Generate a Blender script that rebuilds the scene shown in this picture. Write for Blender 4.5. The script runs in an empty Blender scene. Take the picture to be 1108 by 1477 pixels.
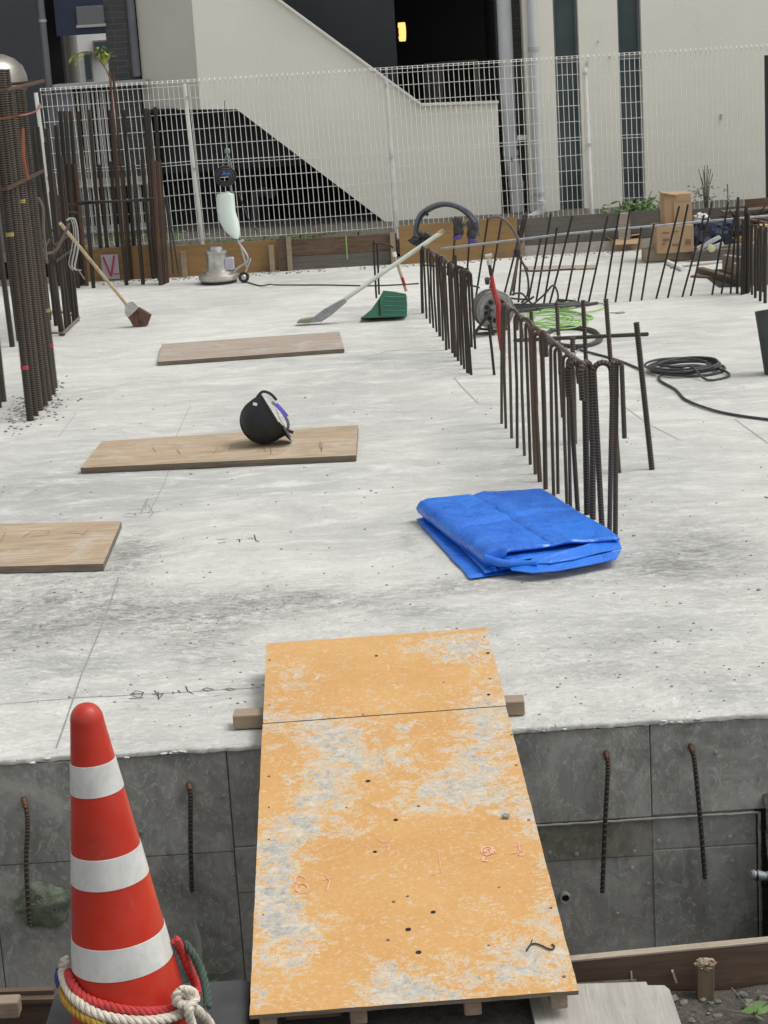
import bpy, math, random
from mathutils import Vector, Matrix, noise
random.seed(7)
sc = bpy.context.scene
col = sc.collection

# ---------------------------------------------------------------- camera, sky, sun, exposure
F_PX, PITCH, ROLL, CAMH = 2833.0, math.radians(14.3), math.radians(3.5), 2.44
cd = bpy.data.cameras.new('camera'); cam = bpy.data.objects.new('camera', cd); col.objects.link(cam)
cd.sensor_fit = 'VERTICAL'; cd.sensor_height = 36.0; cd.lens = 36.0 * F_PX / 1477.0
cd.clip_start = 0.1; cd.clip_end = 600
cam.location = (0, 0, CAMH)
cam.rotation_euler = (Matrix.Rotation(math.pi / 2 - PITCH, 3, 'X') @ Matrix.Rotation(-ROLL, 3, 'Z')).to_euler()
sc.camera = cam

SUN_EL, SUN_AZ = math.radians(60), math.radians(96)      # azimuth clockwise from +Y: behind the slab, to the right
w = bpy.data.worlds.new('World'); sc.world = w; w.use_nodes = True
nt = w.node_tree; nt.nodes.clear()
sky = nt.nodes.new('ShaderNodeTexSky'); sky.sky_type = 'NISHITA'; sky.sun_disc = False
sky.sun_elevation = SUN_EL; sky.sun_rotation = SUN_AZ; sky.dust_density = 3.0; sky.air_density = 1.0; sky.ozone_density = 1.0
hs = nt.nodes.new('ShaderNodeHueSaturation'); hs.inputs['Saturation'].default_value = 0.03
bg = nt.nodes.new('ShaderNodeBackground'); bg.inputs['Strength'].default_value = 0.15
wo = nt.nodes.new('ShaderNodeOutputWorld')
nt.links.new(sky.outputs[0], hs.inputs['Color']); nt.links.new(hs.outputs[0], bg.inputs[0]); nt.links.new(bg.outputs[0], wo.inputs[0])
sd = bpy.data.lights.new('sun', 'SUN'); sun = bpy.data.objects.new('sun', sd); col.objects.link(sun)
sd.energy = 1.15; sd.angle = math.radians(20); sd.color = (1.0, 0.97, 0.90)
sdir = Vector((math.sin(SUN_AZ) * math.cos(SUN_EL), math.cos(SUN_AZ) * math.cos(SUN_EL), math.sin(SUN_EL)))
sun.location = (3, 6, 12)
sun.rotation_euler = sdir.to_track_quat('Z', 'Y').to_euler()
vs = sc.view_settings
vs.view_transform = 'Standard'; vs.look = 'None'; vs.gamma = 1; vs.use_curve_mapping = False
vs.exposure = 0.33

# ---------------------------------------------------------------- helpers: photo pixel -> place
def ray(px, py):
    x = px - 554.0; y = -(py - 738.5); c, s = math.cos(ROLL), math.sin(ROLL)
    X = x * c + y * s; Y = -x * s + y * c
    return X, F_PX * math.cos(PITCH) + Y * math.sin(PITCH), -F_PX * math.sin(PITCH) + Y * math.cos(PITCH)
def G(px, py, h=0.0):
    X, dy, dz = ray(px, py); t = (h - CAMH) / dz
    return Vector((X * t, dy * t, h))
def W(px, py, Y):
    X, dy, dz = ray(px, py); t = Y / dy
    return Vector((X * t, Y, CAMH + dz * t))
def slabz(x, y):
    return 0.0022 * noise.noise(Vector((x * 1.7, y * 1.7, 3))) + 0.0016 * noise.noise(Vector((x * 9, y * 9, 8)))
def fbm(x, y, z=0, o=4):
    a = 0; f = 1; amp = 1; t = 0
    for _ in range(o):
        a += amp * noise.noise(Vector((x * f, y * f, z + f))); t += amp; f *= 2.1; amp *= .5
    return a / t

# ---------------------------------------------------------------- helpers: meshes
class MB:
    def __init__(s): s.v = []; s.f = []; s.mi = []
    def add(s, vs_, fs):
        n = len(s.v); s.v += [Vector(q) for q in vs_]; s.f += [tuple(i + n for i in f) for f in fs]; return s
    def box(s, c, d, rot=None, taper=1.0, bev=0.0):
        x, y, z = d[0] / 2, d[1] / 2, d[2] / 2
        if bev <= 0:
            P = [(-x, -y, -z), (x, -y, -z), (x, y, -z), (-x, y, -z), (-x * taper, -y * taper, z), (x * taper, -y * taper, z), (x * taper, y * taper, z), (-x * taper, y * taper, z)]
            Fs = [(0, 3, 2, 1), (4, 5, 6, 7), (0, 1, 5, 4), (1, 2, 6, 5), (2, 3, 7, 6), (3, 0, 4, 7)]
        else:
            b = min(bev, x * .9, y * .9, z * .9); P = []; Fs = []
            def ring(zz, ins):
                xx, yy = x - ins, y - ins; k = len(P)
                P.extend([(-xx + b, -yy, zz), (xx - b, -yy, zz), (xx, -yy + b, zz), (xx, yy - b, zz), (xx - b, yy, zz), (-xx + b, yy, zz), (-xx, yy - b, zz), (-xx, -yy + b, zz)]); return k
            r = [ring(-z, b * .5), ring(-z + b, 0), ring(z - b, 0), ring(z, b * .5)]
            for a in range(3):
                for i in range(8):
                    j = (i + 1) % 8; Fs.append((r[a] + i, r[a] + j, r[a + 1] + j, r[a + 1] + i))
            Fs.append(tuple(r[0] + i for i in range(7, -1, -1))); Fs.append(tuple(r[3] + i for i in range(8)))
        M = rot if rot is not None else Matrix.Identity(3)
        return s.add([M @ Vector(p) + Vector(c) for p in P], Fs)
    def bar(s, a, b, wd, ht, up=(0, 0, 1), bev=0.0):
        a, b = Vector(a), Vector(b); d = b - a; y = d.normalized(); x = y.cross(Vector(up)).normalized(); z = x.cross(y)
        return s.box((a + b) / 2, (wd, d.length, ht), Matrix((x, y, z)).transposed(), bev=bev)
    def tube(s, pts, r, n=8, caps=True, closed=False, ribs=False):
        pts = [Vector(p) for p in pts]; m = len(pts); R = r if isinstance(r, (list, tuple)) else [r] * m
        k0 = len(s.v); T = []
        for i in range(m):
            if closed: t = pts[(i + 1) % m] - pts[i - 1]
            else: t = pts[min(i + 1, m - 1)] - pts[max(i - 1, 0)]
            T.append(t.normalized() if t.length > 1e-9 else Vector((0, 0, 1)))
        u = T[0].orthogonal().normalized()
        if abs(T[0].z) > .9: u = (Vector((1, 0, 0)) - T[0] * T[0].x).normalized()
        for i in range(m):
            u = (u - T[i] * u.dot(T[i])).normalized(); v = T[i].cross(u)
            for j in range(n):
                a = 2 * math.pi * j / n; s.v.append(pts[i] + (u * math.cos(a) + v * math.sin(a)) * R[i])
        L = m if closed else m - 1
        for i in range(L):
            if ribs and i % 4 == 2: s.mi += range(len(s.f), len(s.f) + n)
            for j in range(n):
                a = k0 + i * n + j; b = k0 + i * n + (j + 1) % n; c = k0 + ((i + 1) % m) * n
                s.f.append((a, b, c + (j + 1) % n, c + j))
        if caps and not closed:
            s.f.append(tuple(k0 + j for j in range(n - 1, -1, -1))); s.f.append(tuple(k0 + (m - 1) * n + j for j in range(n)))
        return s
    def lathe(s, prof, c=(0, 0, 0), n=32, rot=None, capb=True, capt=True):
        k0 = len(s.v); M = rot if rot is not None else Matrix.Identity(3)
        for r, z in prof:
            for j in range(n):
                a = 2 * math.pi * j / n; s.v.append(M @ Vector((r * math.cos(a), r * math.sin(a), z)) + Vector(c))
        for i in range(len(prof) - 1):
            for j in range(n):
                a = k0 + i * n; s.f.append((a + j, a + (j + 1) % n, a + n + (j + 1) % n, a + n + j))
        if capb: s.f.append(tuple(k0 + j for j in range(n - 1, -1, -1)))
        if capt: s.f.append(tuple(k0 + (len(prof) - 1) * n + j for j in range(n)))
        return s
    def prism(s, poly, off):
        off = Vector(off); n = len(poly); P = [Vector(p) for p in poly]; k = len(s.v)
        s.v += P + [p + off for p in P]
        s.f.append(tuple(k + i for i in range(n))); s.f.append(tuple(k + n + i for i in range(n - 1, -1, -1)))
        for i in range(n):
            j = (i + 1) % n; s.f.append((k + j, k + i, k + n + i, k + n + j))
        return s
    def blob(s, c, r, amp=.25, fr=2.0, seed=0, nu=20, nv=14, rot=None):
        k = len(s.v); M = rot if rot is not None else Matrix.Identity(3)
        for i in range(nv + 1):
            th = math.pi * i / nv
            for j in range(nu):
                ph = 2 * math.pi * j / nu; d = Vector((math.sin(th) * math.cos(ph), math.sin(th) * math.sin(ph), math.cos(th)))
                q = 1 + amp * noise.noise(d * fr + Vector((seed, seed * 1.7, 0))) + amp * .5 * noise.noise(d * fr * 2.7 + Vector((seed, 0, 5)))
                s.v.append(M @ Vector((d.x * r[0] * q, d.y * r[1] * q, d.z * r[2] * q)) + Vector(c))
        for i in range(nv):
            for j in range(nu):
                a = k + i * nu + j; b = k + i * nu + (j + 1) % nu; s.f.append((a, a + nu, b + nu, b))
        return s
    def mesh(s, name, mt, org, smooth):
        me = bpy.data.meshes.new(name); o = Vector(org)
        me.from_pydata([tuple(p - o) for p in s.v], [], s.f); me.validate(); me.update()
        import bmesh
        bm = bmesh.new(); bm.from_mesh(me); bmesh.ops.recalc_face_normals(bm, faces=bm.faces); bm.to_mesh(me); bm.free()
        if smooth:
            me.polygons.foreach_set('use_smooth', [True] * len(me.polygons))
            try: me.set_sharp_from_angle(angle=math.radians(38))
            except Exception: pass
        me.materials.append(mt)
        if s.mi and len(me.polygons) == len(s.f):
            me.materials.append(M_rib)
            for q in s.mi: me.polygons[q].material_index = 1
        return me

def thing(name, label, cat, loc=(0, 0, 0), group=None):
    o = bpy.data.objects.new(name, None); o.empty_display_size = .1; col.objects.link(o); o.location = loc
    o['label'] = label; o['category'] = cat
    if group: o['group'] = group
    return o
def wloc(o):
    p = Vector(o.location)
    while o.parent: o = o.parent; p += Vector(o.location)
    return p
def part(name, mb, mt, parent, smooth=True, label=None, kind=None):
    org = wloc(parent)
    o = bpy.data.objects.new(name, mb.mesh(name, mt, org, smooth)); col.objects.link(o); o.parent = parent
    if label: o['label'] = label
    if kind: o['kind'] = kind
    return o
def solo(name, mb, mt, label, cat, loc, group=None, smooth=True):
    o = bpy.data.objects.new(name, mb.mesh(name, mt, loc, smooth)); col.objects.link(o); o.location = loc
    o['label'] = label; o['category'] = cat
    if group: o['group'] = group
    return o
def struct(name, mb, mt, kind='structure', smooth=False):
    o = bpy.data.objects.new(name, mb.mesh(name, mt, (0, 0, 0), smooth)); col.objects.link(o); o['kind'] = kind
    return o
def arc(c, r, a0, a1, n, ax=(1, 0, 0), ay=(0, 0, 1)):
    ax, ay, c = Vector(ax), Vector(ay), Vector(c)
    return [c + ax * (r * math.cos(a0 + (a1 - a0) * i / n)) + ay * (r * math.sin(a0 + (a1 - a0) * i / n)) for i in range(n + 1)]
def smoothpath(pts, k=8, closed=False):
    P = [Vector(p) for p in pts]; out = []; n = len(P); L = n if closed else n - 1
    for i in range(L):
        g = (lambda j: P[j % n]) if closed else (lambda j: P[max(0, min(n - 1, j))])
        a, b, c, d = g(i - 1), g(i), g(i + 1), g(i + 2)
        for t in range(k):
            t /= k
            out.append(.5 * ((2 * b) + (c - a) * t + (2 * a - 5 * b + 4 * c - d) * t * t + (3 * b - a - 3 * c + d) * t ** 3))
    if not closed: out.append(P[-1])
    return out

ORD = ['first', 'second', 'third', 'fourth', 'fifth', 'sixth', 'seventh', 'eighth', 'ninth', 'tenth', 'eleventh', 'twelfth', 'thirteenth', 'fourteenth', 'fifteenth', 'sixteenth', 'seventeenth', 'eighteenth', 'nineteenth', 'twentieth', 'twenty-first']
# ---------------------------------------------------------------- helpers: materials
class NM:
    def __init__(s, name):
        s.m = bpy.data.materials.new(name); s.m.use_nodes = True; s.t = s.m.node_tree
        s.b = s.t.nodes['Principled BSDF']; s.tc = s.n('ShaderNodeTexCoord')
    def n(s, t, **k):
        x = s.t.nodes.new(t)
        for a, b in k.items(): setattr(x, a, b)
        return x
    def l(s, a, b): s.t.links.new(a, b)
    def mp(s, scale=(1, 1, 1), src=None, out='Object'):
        m = s.n('ShaderNodeMapping'); m.inputs['Scale'].default_value = scale
        s.l(src or s.tc.outputs[out], m.inputs[0]); return m.outputs[0]
    def noise(s, sc_, det=5, rough=.6, dist=0, vec=None, stretch=(1, 1, 1)):
        x = s.n('ShaderNodeTexNoise'); x.inputs['Scale'].default_value = sc_; x.inputs['Detail'].default_value = det
        x.inputs['Roughness'].default_value = rough; x.inputs['Distortion'].default_value = dist
        s.l(vec or s.mp(stretch), x.inputs['Vector']); return x.outputs['Fac']
    def ramp(s, v, *st):
        r = s.n('ShaderNodeValToRGB'); e = r.color_ramp.elements
        while len(e) < len(st): e.new(.5)
        for i, (p, c) in enumerate(st):
            e[i].position = p; e[i].color = (c, c, c, 1) if isinstance(c, (int, float)) else (*c, 1)
        s.l(v, r.inputs[0]); return r.outputs[0]
    def mix(s, f, a, b, mode='MIX'):
        x = s.n('ShaderNodeMix', data_type='RGBA', blend_type=mode)
        for v, i in ((f, 0), (a, 6), (b, 7)):
            if isinstance(v, (int, float)) : x.inputs[i].default_value = v if i == 0 else (v, v, v, 1)
            elif isinstance(v, tuple): x.inputs[i].default_value = (*v, 1)
            else: s.l(v, x.inputs[i])
        return x.outputs[2]
    def math(s, op, a, b=0.0, clamp=False):
        x = s.n('ShaderNodeMath', operation=op, use_clamp=clamp)
        for v, i in ((a, 0), (b, 1)):
            if isinstance(v, (int, float)): x.inputs[i].default_value = v
            else: s.l(v, x.inputs[i])
        return x.outputs[0]
    def attr(s, name):
        return s.n('ShaderNodeAttribute', attribute_name=name).outputs['Fac']
    def bump(s, h, st=.3, dist=.01, prev=None):
        x = s.n('ShaderNodeBump'); x.inputs['Strength'].default_value = st; x.inputs['Distance'].default_value = dist
        s.l(h, x.inputs['Height'])
        if prev is not None: s.l(prev, x.inputs['Normal'])
        return x.outputs[0]
    def fin(s, colr, rough=.7, normal=None, metal=0.0, spec=None):
        for v, k in ((colr, 'Base Color'), (rough, 'Roughness'), (metal, 'Metallic')):
            if isinstance(v, (int, float)): s.b.inputs[k].default_value = v
            elif isinstance(v, tuple): s.b.inputs[k].default_value = (*v, 1)
            else: s.l(v, s.b.inputs[k])
        if spec is not None: s.b.inputs['Specular IOR Level'].default_value = spec
        if normal is not None: s.l(normal, s.b.inputs['Normal'])
        return s.m
def simple(name, c1, c2=None, scale=6, rough=.7, bump=.15, bs=60, metal=0.0, stretch=(1, 1, 1), bd=.003, spec=None, rnd=0.0):
    m = NM(name); c2 = c2 or tuple(x * .7 for x in c1)
    f = m.ramp(m.noise(scale, 6, .65, .3, stretch=stretch), (.35, 0.0), (.68, 1.0))
    c = m.mix(f, c1, c2)
    if rnd:
        oi = m.n('ShaderNodeObjectInfo'); v = m.math('ADD', m.math('MULTIPLY', oi.outputs['Random'], rnd), 1 - rnd / 2)
        c = m.mix(1.0, c, v, 'MULTIPLY')
    nb = m.bump(m.noise(bs, 4, .6, stretch=stretch), bump, bd) if bump else None
    return m.fin(c, rough, nb, metal, spec)

# concrete slab
m = NM('slab_concrete')
warp = m.n('ShaderNodeTexNoise'); warp.inputs['Scale'].default_value = .8; warp.inputs['Detail'].default_value = 3
m.l(m.tc.outputs['Object'], warp.inputs['Vector'])
vm = m.n('ShaderNodeVectorMath', operation='MULTIPLY_ADD'); vm.inputs[1].default_value = (.5, .5, 0)
m.l(warp.outputs['Color'], vm.inputs[0]); m.l(m.tc.outputs['Object'], vm.inputs[2])
wv = vm.outputs[0]
big = m.noise(.55, 5, .6, .3, vec=m.mp((1, .8, 1), wv))
streak = m.noise(3.2, 9, .72, .6, vec=m.mp((1, 2.2, 1), wv))
streak2 = m.noise(11, 8, .7, 1.1, vec=m.mp((1, 1.6, 1), wv))
fine = m.noise(75, 5, .7, .4, vec=m.mp((1, 1.3, 1)))
st = m.attr('stain'); rg = m.attr('rough_near')
base = m.ramp(big, (.34, (.52, .52, .50)), (.5, (.60, .60, .575)), (.66, (.67, .67, .64)))
base = m.mix(m.math('MULTIPLY', m.attr('tone'), m.ramp(streak, (.36, .3), (.6, 1.0)), True), base, (.37, .38, .385))
rg0 = rg
mott = m.noise(6.5, 10, .80, .9, vec=m.mp((1, 2.0, 1), wv)); grit = m.noise(24, 10, .84, .5, vec=m.mp((1, 1.4, 1), wv))
base = m.mix(m.ramp(streak, (.50, 0.0), (.66, .45)), base, (.40, .405, .40))
base = m.mix(m.ramp(streak, (.34, .6), (.46, 0.0)), base, (.76, .76, .745))
base = m.mix(m.math('MULTIPLY', m.ramp(mott, (.54, 0.0), (.66, .5)), m.math('ADD', m.math('MULTIPLY', rg, .55), .40)), base, (.36, .36, .345))
base = m.mix(m.math('MULTIPLY', m.ramp(mott, (.36, .6), (.47, 0.0)), m.math('ADD', m.math('MULTIPLY', rg, .5), .5)), base, (.80, .80, .77))
nearf = m.math('ADD', m.math('MULTIPLY', rg, .45), .12)
base = m.mix(m.math('MULTIPLY', m.ramp(grit, (.54, 0.0), (.64, .5)), nearf), base, (.26, .26, .255))
base = m.mix(m.math('MULTIPLY', m.ramp(grit, (.40, .9), (.48, 0.0)), nearf), base, (.85, .85, .835))
sn = m.math('MULTIPLY', st, m.math('ADD', m.ramp(mott, (.36, 0.0), (.60, 1.0)), .10), True)
sn = m.math('MULTIPLY', sn, m.ramp(grit, (.38, .15), (.56, 1.0)), True)
base = m.mix(m.math('MULTIPLY', sn, .85), base, (.15, .15, .145))
pit = m.noise(34, 7, .75, .8, vec=m.mp((1, 1.7, 1), wv))
pf = m.math('MULTIPLY', m.ramp(pit, (.61, 0.0), (.66, 1.0)), m.math('ADD', m.math('MULTIPLY', rg, .8), .06), True)
base = m.mix(pf, base, (.09, .09, .085))
crk = m.noise(4.2, 9, .74, 2.2, vec=m.mp((1, 1.8, 1), wv)); crk = m.ramp(crk, (.488, 0.0), (.503, 1.0), (.520, 0.0))
base = m.mix(m.math('MULTIPLY', crk, m.math('ADD', m.math('MULTIPLY', m.math('MULTIPLY', st, m.ramp(grit, (.4, .2), (.55, 1.0))), .8), m.math('MULTIPLY', rg, .14)), True), base, (.12, .12, .115))
base = m.mix(m.ramp(fine, (.40, .12), (.60, 0.0)), base, (.3, .3, .29))
base = m.mix(1.0, base, (1.0, .995, .975), 'MULTIPLY')
arcv = m.n('ShaderNodeTexWave', wave_type='RINGS', rings_direction='Z'); arcv.inputs['Scale'].default_value = 1.1; arcv.inputs['Distortion'].default_value = 9; arcv.inputs['Detail'].default_value = 5; arcv.inputs['Detail Scale'].default_value = 1.4; m.l(m.mp((1, .7, 1), wv), arcv.inputs[0])
base = m.mix(m.ramp(arcv.outputs['Fac'], (.80, 0.0), (.98, .11)), base, (.36, .36, .345)); base = m.mix(m.ramp(arcv.outputs['Fac'], (.02, .12), (.2, 0.0)), base, (.80, .80, .77))
n1 = m.bump(fine, .3, .003); n2 = m.bump(m.math('SUBTRACT', grit, pf), .6, .010, n1); n3 = m.bump(mott, .5, .03, n2)
M_slab = m.fin(base, m.ramp(big, (.4, .62), (.6, .85)), n3)

# dark formed concrete
def dark_concrete(name, a, b, c):
    m = NM(name)
    n1 = m.noise(3.4, 10, .72, .8); n2 = m.noise(9, 8, .75, 1.5, stretch=(1, 1, .45)); n3 = m.noise(45, 5, .7)
    k = m.ramp(n1, (.38, a), (.5, b), (.60, c))
    k = m.mix(m.ramp(n2, (.54, 0.0), (.66, .4)), k, tuple(x * .5 for x in a))
    drip = m.noise(7, 8, .75, .5, stretch=(1.6, 1.6, .22)); k = m.mix(m.ramp(drip, (.56, 0.0), (.70, .35)), k, tuple(x * .5 for x in a)); k = m.mix(m.ramp(drip, (.32, .3), (.44, 0.0)), k, tuple(x * 1.3 for x in c))
    k = m.mix(m.ramp(n2, (.32, .75), (.43, 0.0)), k, tuple(x * 1.45 for x in c))
    sw = m.noise(16, 6, .7, 3.5, stretch=(1, 1, .6))
    k = m.mix(m.ramp(sw, (.575, 0.0), (.60, .6), (.63, 0.0)), k, tuple(x * 1.8 for x in c))
    k = m.mix(m.ramp(n3, (.62, 0.0), (.74, .4)), k, (.02, .02, .02))
    nb = m.bump(n3, .25, .003); nb = m.bump(n2, .35, .008, nb)
    return m.fin(k, m.ramp(n1, (.4, .45), (.7, .8)), nb)
M_wall = dark_concrete('formed_concrete', (.20, .20, .182), (.28, .28, .26), (.36, .36, .335))
M_wall_y = dark_concrete('formed_concrete_ochre', (.15, .146, .115), (.22, .215, .175), (.28, .275, .24))
M_lip = simple('mortar_lip', (.56, .56, .54), (.32, .32, .31), 22, .9, .6, 50, bd=.01)
M_crumb = simple('mortar_crumbs', (.33, .32, .30), (.17, .165, .155), 30, .95, .5, 60)

# worn ochre coated plywood
m = NM('worn_ochre_panel')
wr = m.attr('wear')
a1 = m.noise(15, 10, .82, .6); a2 = m.noise(60, 8, .85, .4); a3 = m.noise(120, 5, .7); a4 = m.noise(2.5, 5, .6)
ed = m.math('ADD', m.math('MULTIPLY', m.math('SUBTRACT', a1, .5), 3.1), m.math('MULTIPLY', m.math('SUBTRACT', a2, .5), 2.6))
tot = m.math('ADD', wr, ed)
msk = m.ramp(tot, (.44, 0.0), (.52, 1.0))
och = m.mix(m.ramp(a4, (.35, 0.0), (.65, 1.0)), (.50, .262, .078), (.555, .315, .108))
och = m.mix(m.ramp(a2, (.50, 0.0), (.66, .5)), och, (.66, .46, .25))
scr = m.noise(30, 8, .8, 2.5)
och = m.mix(m.ramp(scr, (.575, 0.0), (.595, .8), (.64, 0.0)), och, (.62, .54, .40))
och = m.mix(m.ramp(scr, (.36, .5), (.385, 0.0)), och, (.68, .52, .32))
gry = m.ramp(m.noise(24, 7, .75, .6), (.34, (.24, .24, .225)), (.5, (.38, .37, .335)), (.64, (.56, .51, .42)))
gry = m.mix(m.ramp(a3, (.55, 0.0), (.7, .5)), gry, (.62, .60, .55))
hal = m.ramp(tot, (.34, 0.0), (.44, .8), (.53, .8), (.60, 0.0))
c = m.mix(msk, och, gry); c = m.mix(hal, c, (.66, .53, .36))
nb = m.bump(msk, .35, .002); nb = m.bump(a3, .2, .001, nb)
M_ochre = m.fin(c, m.mix(msk, .5, .85), nb)

def wood(name, a, b, along=0, rough=.8, sc_=7, dirt=.5, dcol=(.05, .045, .04)):
    m = NM(name); s = [5.0, 5.0, 5.0]; s[along] = .35
    g = m.noise(sc_, 8, .7, 1.2, stretch=tuple(s)); g2 = m.noise(sc_ * 5, 5, .7, .2, stretch=tuple(s))
    k = m.mix(m.ramp(g, (.35, 0.0), (.65, 1.0)), a, b)
    k = m.mix(m.ramp(g2, (.55, 0.0), (.72, .45)), k, tuple(x * .5 for x in b))
    k = m.mix(m.ramp(m.noise(4, 7, .7, .5), (.52, 0.0), (.7, dirt)), k, dcol)
    return m.fin(k, rough, m.bump(g2, .35, .003))
M_ply = wood('weathered_plywood', (.47, .365, .25), (.27, .20, .13), 0, .8, 6, .6, (.46, .43, .39))
M_ply_pink = wood('pale_pinkish_plywood', (.42, .35, .29), (.26, .21, .17), 0, .85, 6, .6, (.44, .43, .41))
M_plyedge = simple('plywood_edge', (.20, .165, .125), (.09, .072, .055), 8, .9, .3, 40, stretch=(1, 1, 22))
M_timber = wood('grey_brown_timber', (.30, .235, .17), (.21, .16, .115), 1)
M_timberx = wood('grey_brown_timber_across', (.34, .27, .195), (.24, .185, .13), 0)
M_brown = wood('dark_brown_form_board', (.13, .085, .055), (.075, .05, .035), 0, .8, 6, .5)
M_brownend = wood('pale_board_top', (.42, .36, .28), (.30, .25, .19), 0)
M_grain = wood('stained_grain_board', (.17, .105, .062), (.055, .036, .024), 0, .75, 9, .4)
M_yellowply = wood('yellow_brown_form_ply', (.30, .18, .065), (.20, .115, .04), 0, .6, 2, .5, (.15, .10, .06))
M_greyply = wood('grey_weathered_ply', (.42, .40, .36), (.31, .29, .26), 1, .85, 4, .35, (.25, .24, .22))
M_greyboard = wood('dark_grey_board', (.14, .125, .11), (.09, .08, .07), 0, .85, 5, .4)
M_yellowwood = wood('yellow_new_timber', (.55, .42, .22), (.42, .31, .16), 0)
M_handlewood = wood('pale_broom_wood', (.50, .40, .26), (.40, .31, .19), 2)

def rebar_mat(name, a, b, rust, rmix=.5):
    m = NM(name)
    k = m.mix(m.noise(25, 5, .7), a, b)
    k = m.mix(m.ramp(m.noise(5, 7, .7), (.46, 0.0), (.62, rmix)), k, rust)
    oi = m.n('ShaderNodeObjectInfo'); v = m.math('ADD', m.math('MULTIPLY', oi.outputs['Random'], .6), .7)
    k = m.mix(1.0, k, v, 'MULTIPLY')
    return m.fin(k, .62, m.bump(m.noise(140, 3, .6), .4, .002), .25)
M_rebar = rebar_mat('rusty_rebar', (.044, .036, .029), (.025, .020, .016), (.085, .042, .024), .55)
M_rebar_dk = rebar_mat('dark_rebar', (.030, .026, .022), (.018, .015, .013), (.06, .03, .019), .45)
M_rib = rebar_mat('rib_highlight', (.15, .125, .10), (.09, .075, .06), (.13, .07, .04), .5)  # paler rib faces: highlights along the ribs put into the colour
M_bentbar = rebar_mat('grey_ribbed_bar', (.035, .033, .03), (.025, .023, .021), (.05, .03, .02), .4)
M_rebar_tan = rebar_mat('mortar_coated_rebar', (.20, .175, .145), (.12, .10, .085), (.12, .07, .045), .5)
M_rebar_rust = rebar_mat('bright_rust_rebar', (.075, .045, .03), (.05, .03, .02), (.13, .055, .028), .6)

m = NM('cone_red_plastic'); k = m.mix(m.ramp(m.noise(4, 6, .6), (.35, 0.0), (.65, 1.0)), (.48, .026, .010), (.39, .022, .010))
k = m.mix(m.ramp(m.noise(28, 8, .8, 2.0), (.60, 0.0), (.70, .35)), k, (.55, .22, .16)); k = m.mix(m.ramp(m.noise(14, 8, .75, .5, stretch=(1, 1, .25)), (.55, 0.0), (.72, .4)), k, (.22, .05, .035))
M_red = m.fin(k, m.ramp(m.noise(18, 6, .7), (.4, .32), (.65, .55)), m.bump(m.noise(40, 4), .06, .002))
m = NM('cone_white_band'); k = m.mix(m.ramp(m.noise(9, 8, .75, .6, stretch=(1, 1, .5)), (.42, 0.0), (.66, 1.0)), (.60, .61, .595), (.44, .445, .43))
k = m.mix(m.ramp(m.noise(33, 8, .8, 2.5), (.61, 0.0), (.66, .5)), k, (.26, .26, .25))
M_refl = m.fin(k, .42, m.bump(m.noise(26, 5, .7, 1.2), .18, .002))
M_black = simple('black_rubber', (.055, .058, .062), (.035, .036, .038), 8, .6, .3, 90, bd=.002)
M_blackp = simple('black_plastic', (.018, .018, .019), (.012, .012, .013), 9, .42, .1, 120, bd=.001)
M_cable = simple('black_cable_sheath', (.028, .029, .031), (.06, .06, .06), 30, .6, .1, 100)
M_hosegrey = simple('blue_grey_hose', (.14, .155, .18), (.09, .10, .12), 20, .5, .1, 100)
M_helmet = simple('black_helmet_shell', (.011, .012, .014), (.02, .021, .023), 7, .42, .05, 200, bd=.001, spec=.35)
M_white = simple('white_plastic', (.78, .79, .77), (.66, .67, .65), 6, .5, .05, 80)
M_milky = simple('milky_tank_plastic', (.66, .75, .70), (.60, .70, .64), 3, .35, .03, 60)
M_purple = simple('purple_blue_webbing', (.10, .10, .55), (.16, .15, .66), 60, .6, .3, 300)
M_grey_web = simple('grey_webbing', (.28, .29, .31), (.14, .14, .15), 60, .8, .3, 300)
M_metal = simple('brushed_steel', (.62, .61, .58), (.40, .39, .37), 12, .32, .08, 90, metal=.85)
M_reel = simple('grey_painted_reel', (.26, .26, .245), (.17, .17, .16), 14, .5, .15, 70, metal=.3)
M_galv = simple('galvanised_steel', (.34, .36, .37), (.22, .23, .24), 18, .45, .1, 70, metal=.5)
M_fence = simple('white_coated_wire', (.78, .78, .74), (.66, .66, .62), 5, .5, .05, 80)
M_green = simple('green_dustpan_plastic', (.035, .15, .095), (.05, .19, .125), 5, .5, .1, 60)
M_greensheet = simple('dull_green_plastic_sheet', (.22, .26, .19), (.11, .14, .10), 9, .5, .5, 22, bd=.02)
M_lime = simple('lime_green_hose', (.20, .42, .08), (.27, .50, .13), 20, .45, .05, 90)
M_redtool = simple('red_tool_paint', (.42, .02, .02), (.30, .03, .025), 14, .45, .1, 90)
M_bristle = simple('brown_bristles', (.15, .075, .055), (.07, .038, .03), 60, .9, .7, 120, stretch=(1, 1, .2), bd=.006)
M_bristle_gr = simple('grey_green_bristles', (.26, .28, .20), (.17, .18, .12), 60, .9, .6, 120)
M_broomgrey = simple('grey_broom_head', (.30, .31, .31), (.20, .21, .21), 20, .5, .2, 90)
M_handlewhite = simple('pale_green_white_handle', (.62, .65, .58), (.52, .55, .48), 9, .5, .05, 60)
M_card = simple('cardboard', (.40, .275, .165), (.34, .23, .135), 5, .85, .15, 70)
M_navy = simple('navy_cloth', (.035, .045, .085), (.018, .022, .04), 14, .8, .6, 25, bd=.02)
M_paper = simple('crumpled_pale_sheet', (.62, .63, .64), (.40, .41, .42), 12, .7, .6, 20, bd=.02)
M_ink = simple('black_marking', (.04, .04, .042), (.08, .08, .08), 80, .8, 0)
M_pencil = simple('grey_marking_line', (.17, .17, .17), (.38, .38, .38), 60, .9, 0)
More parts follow.
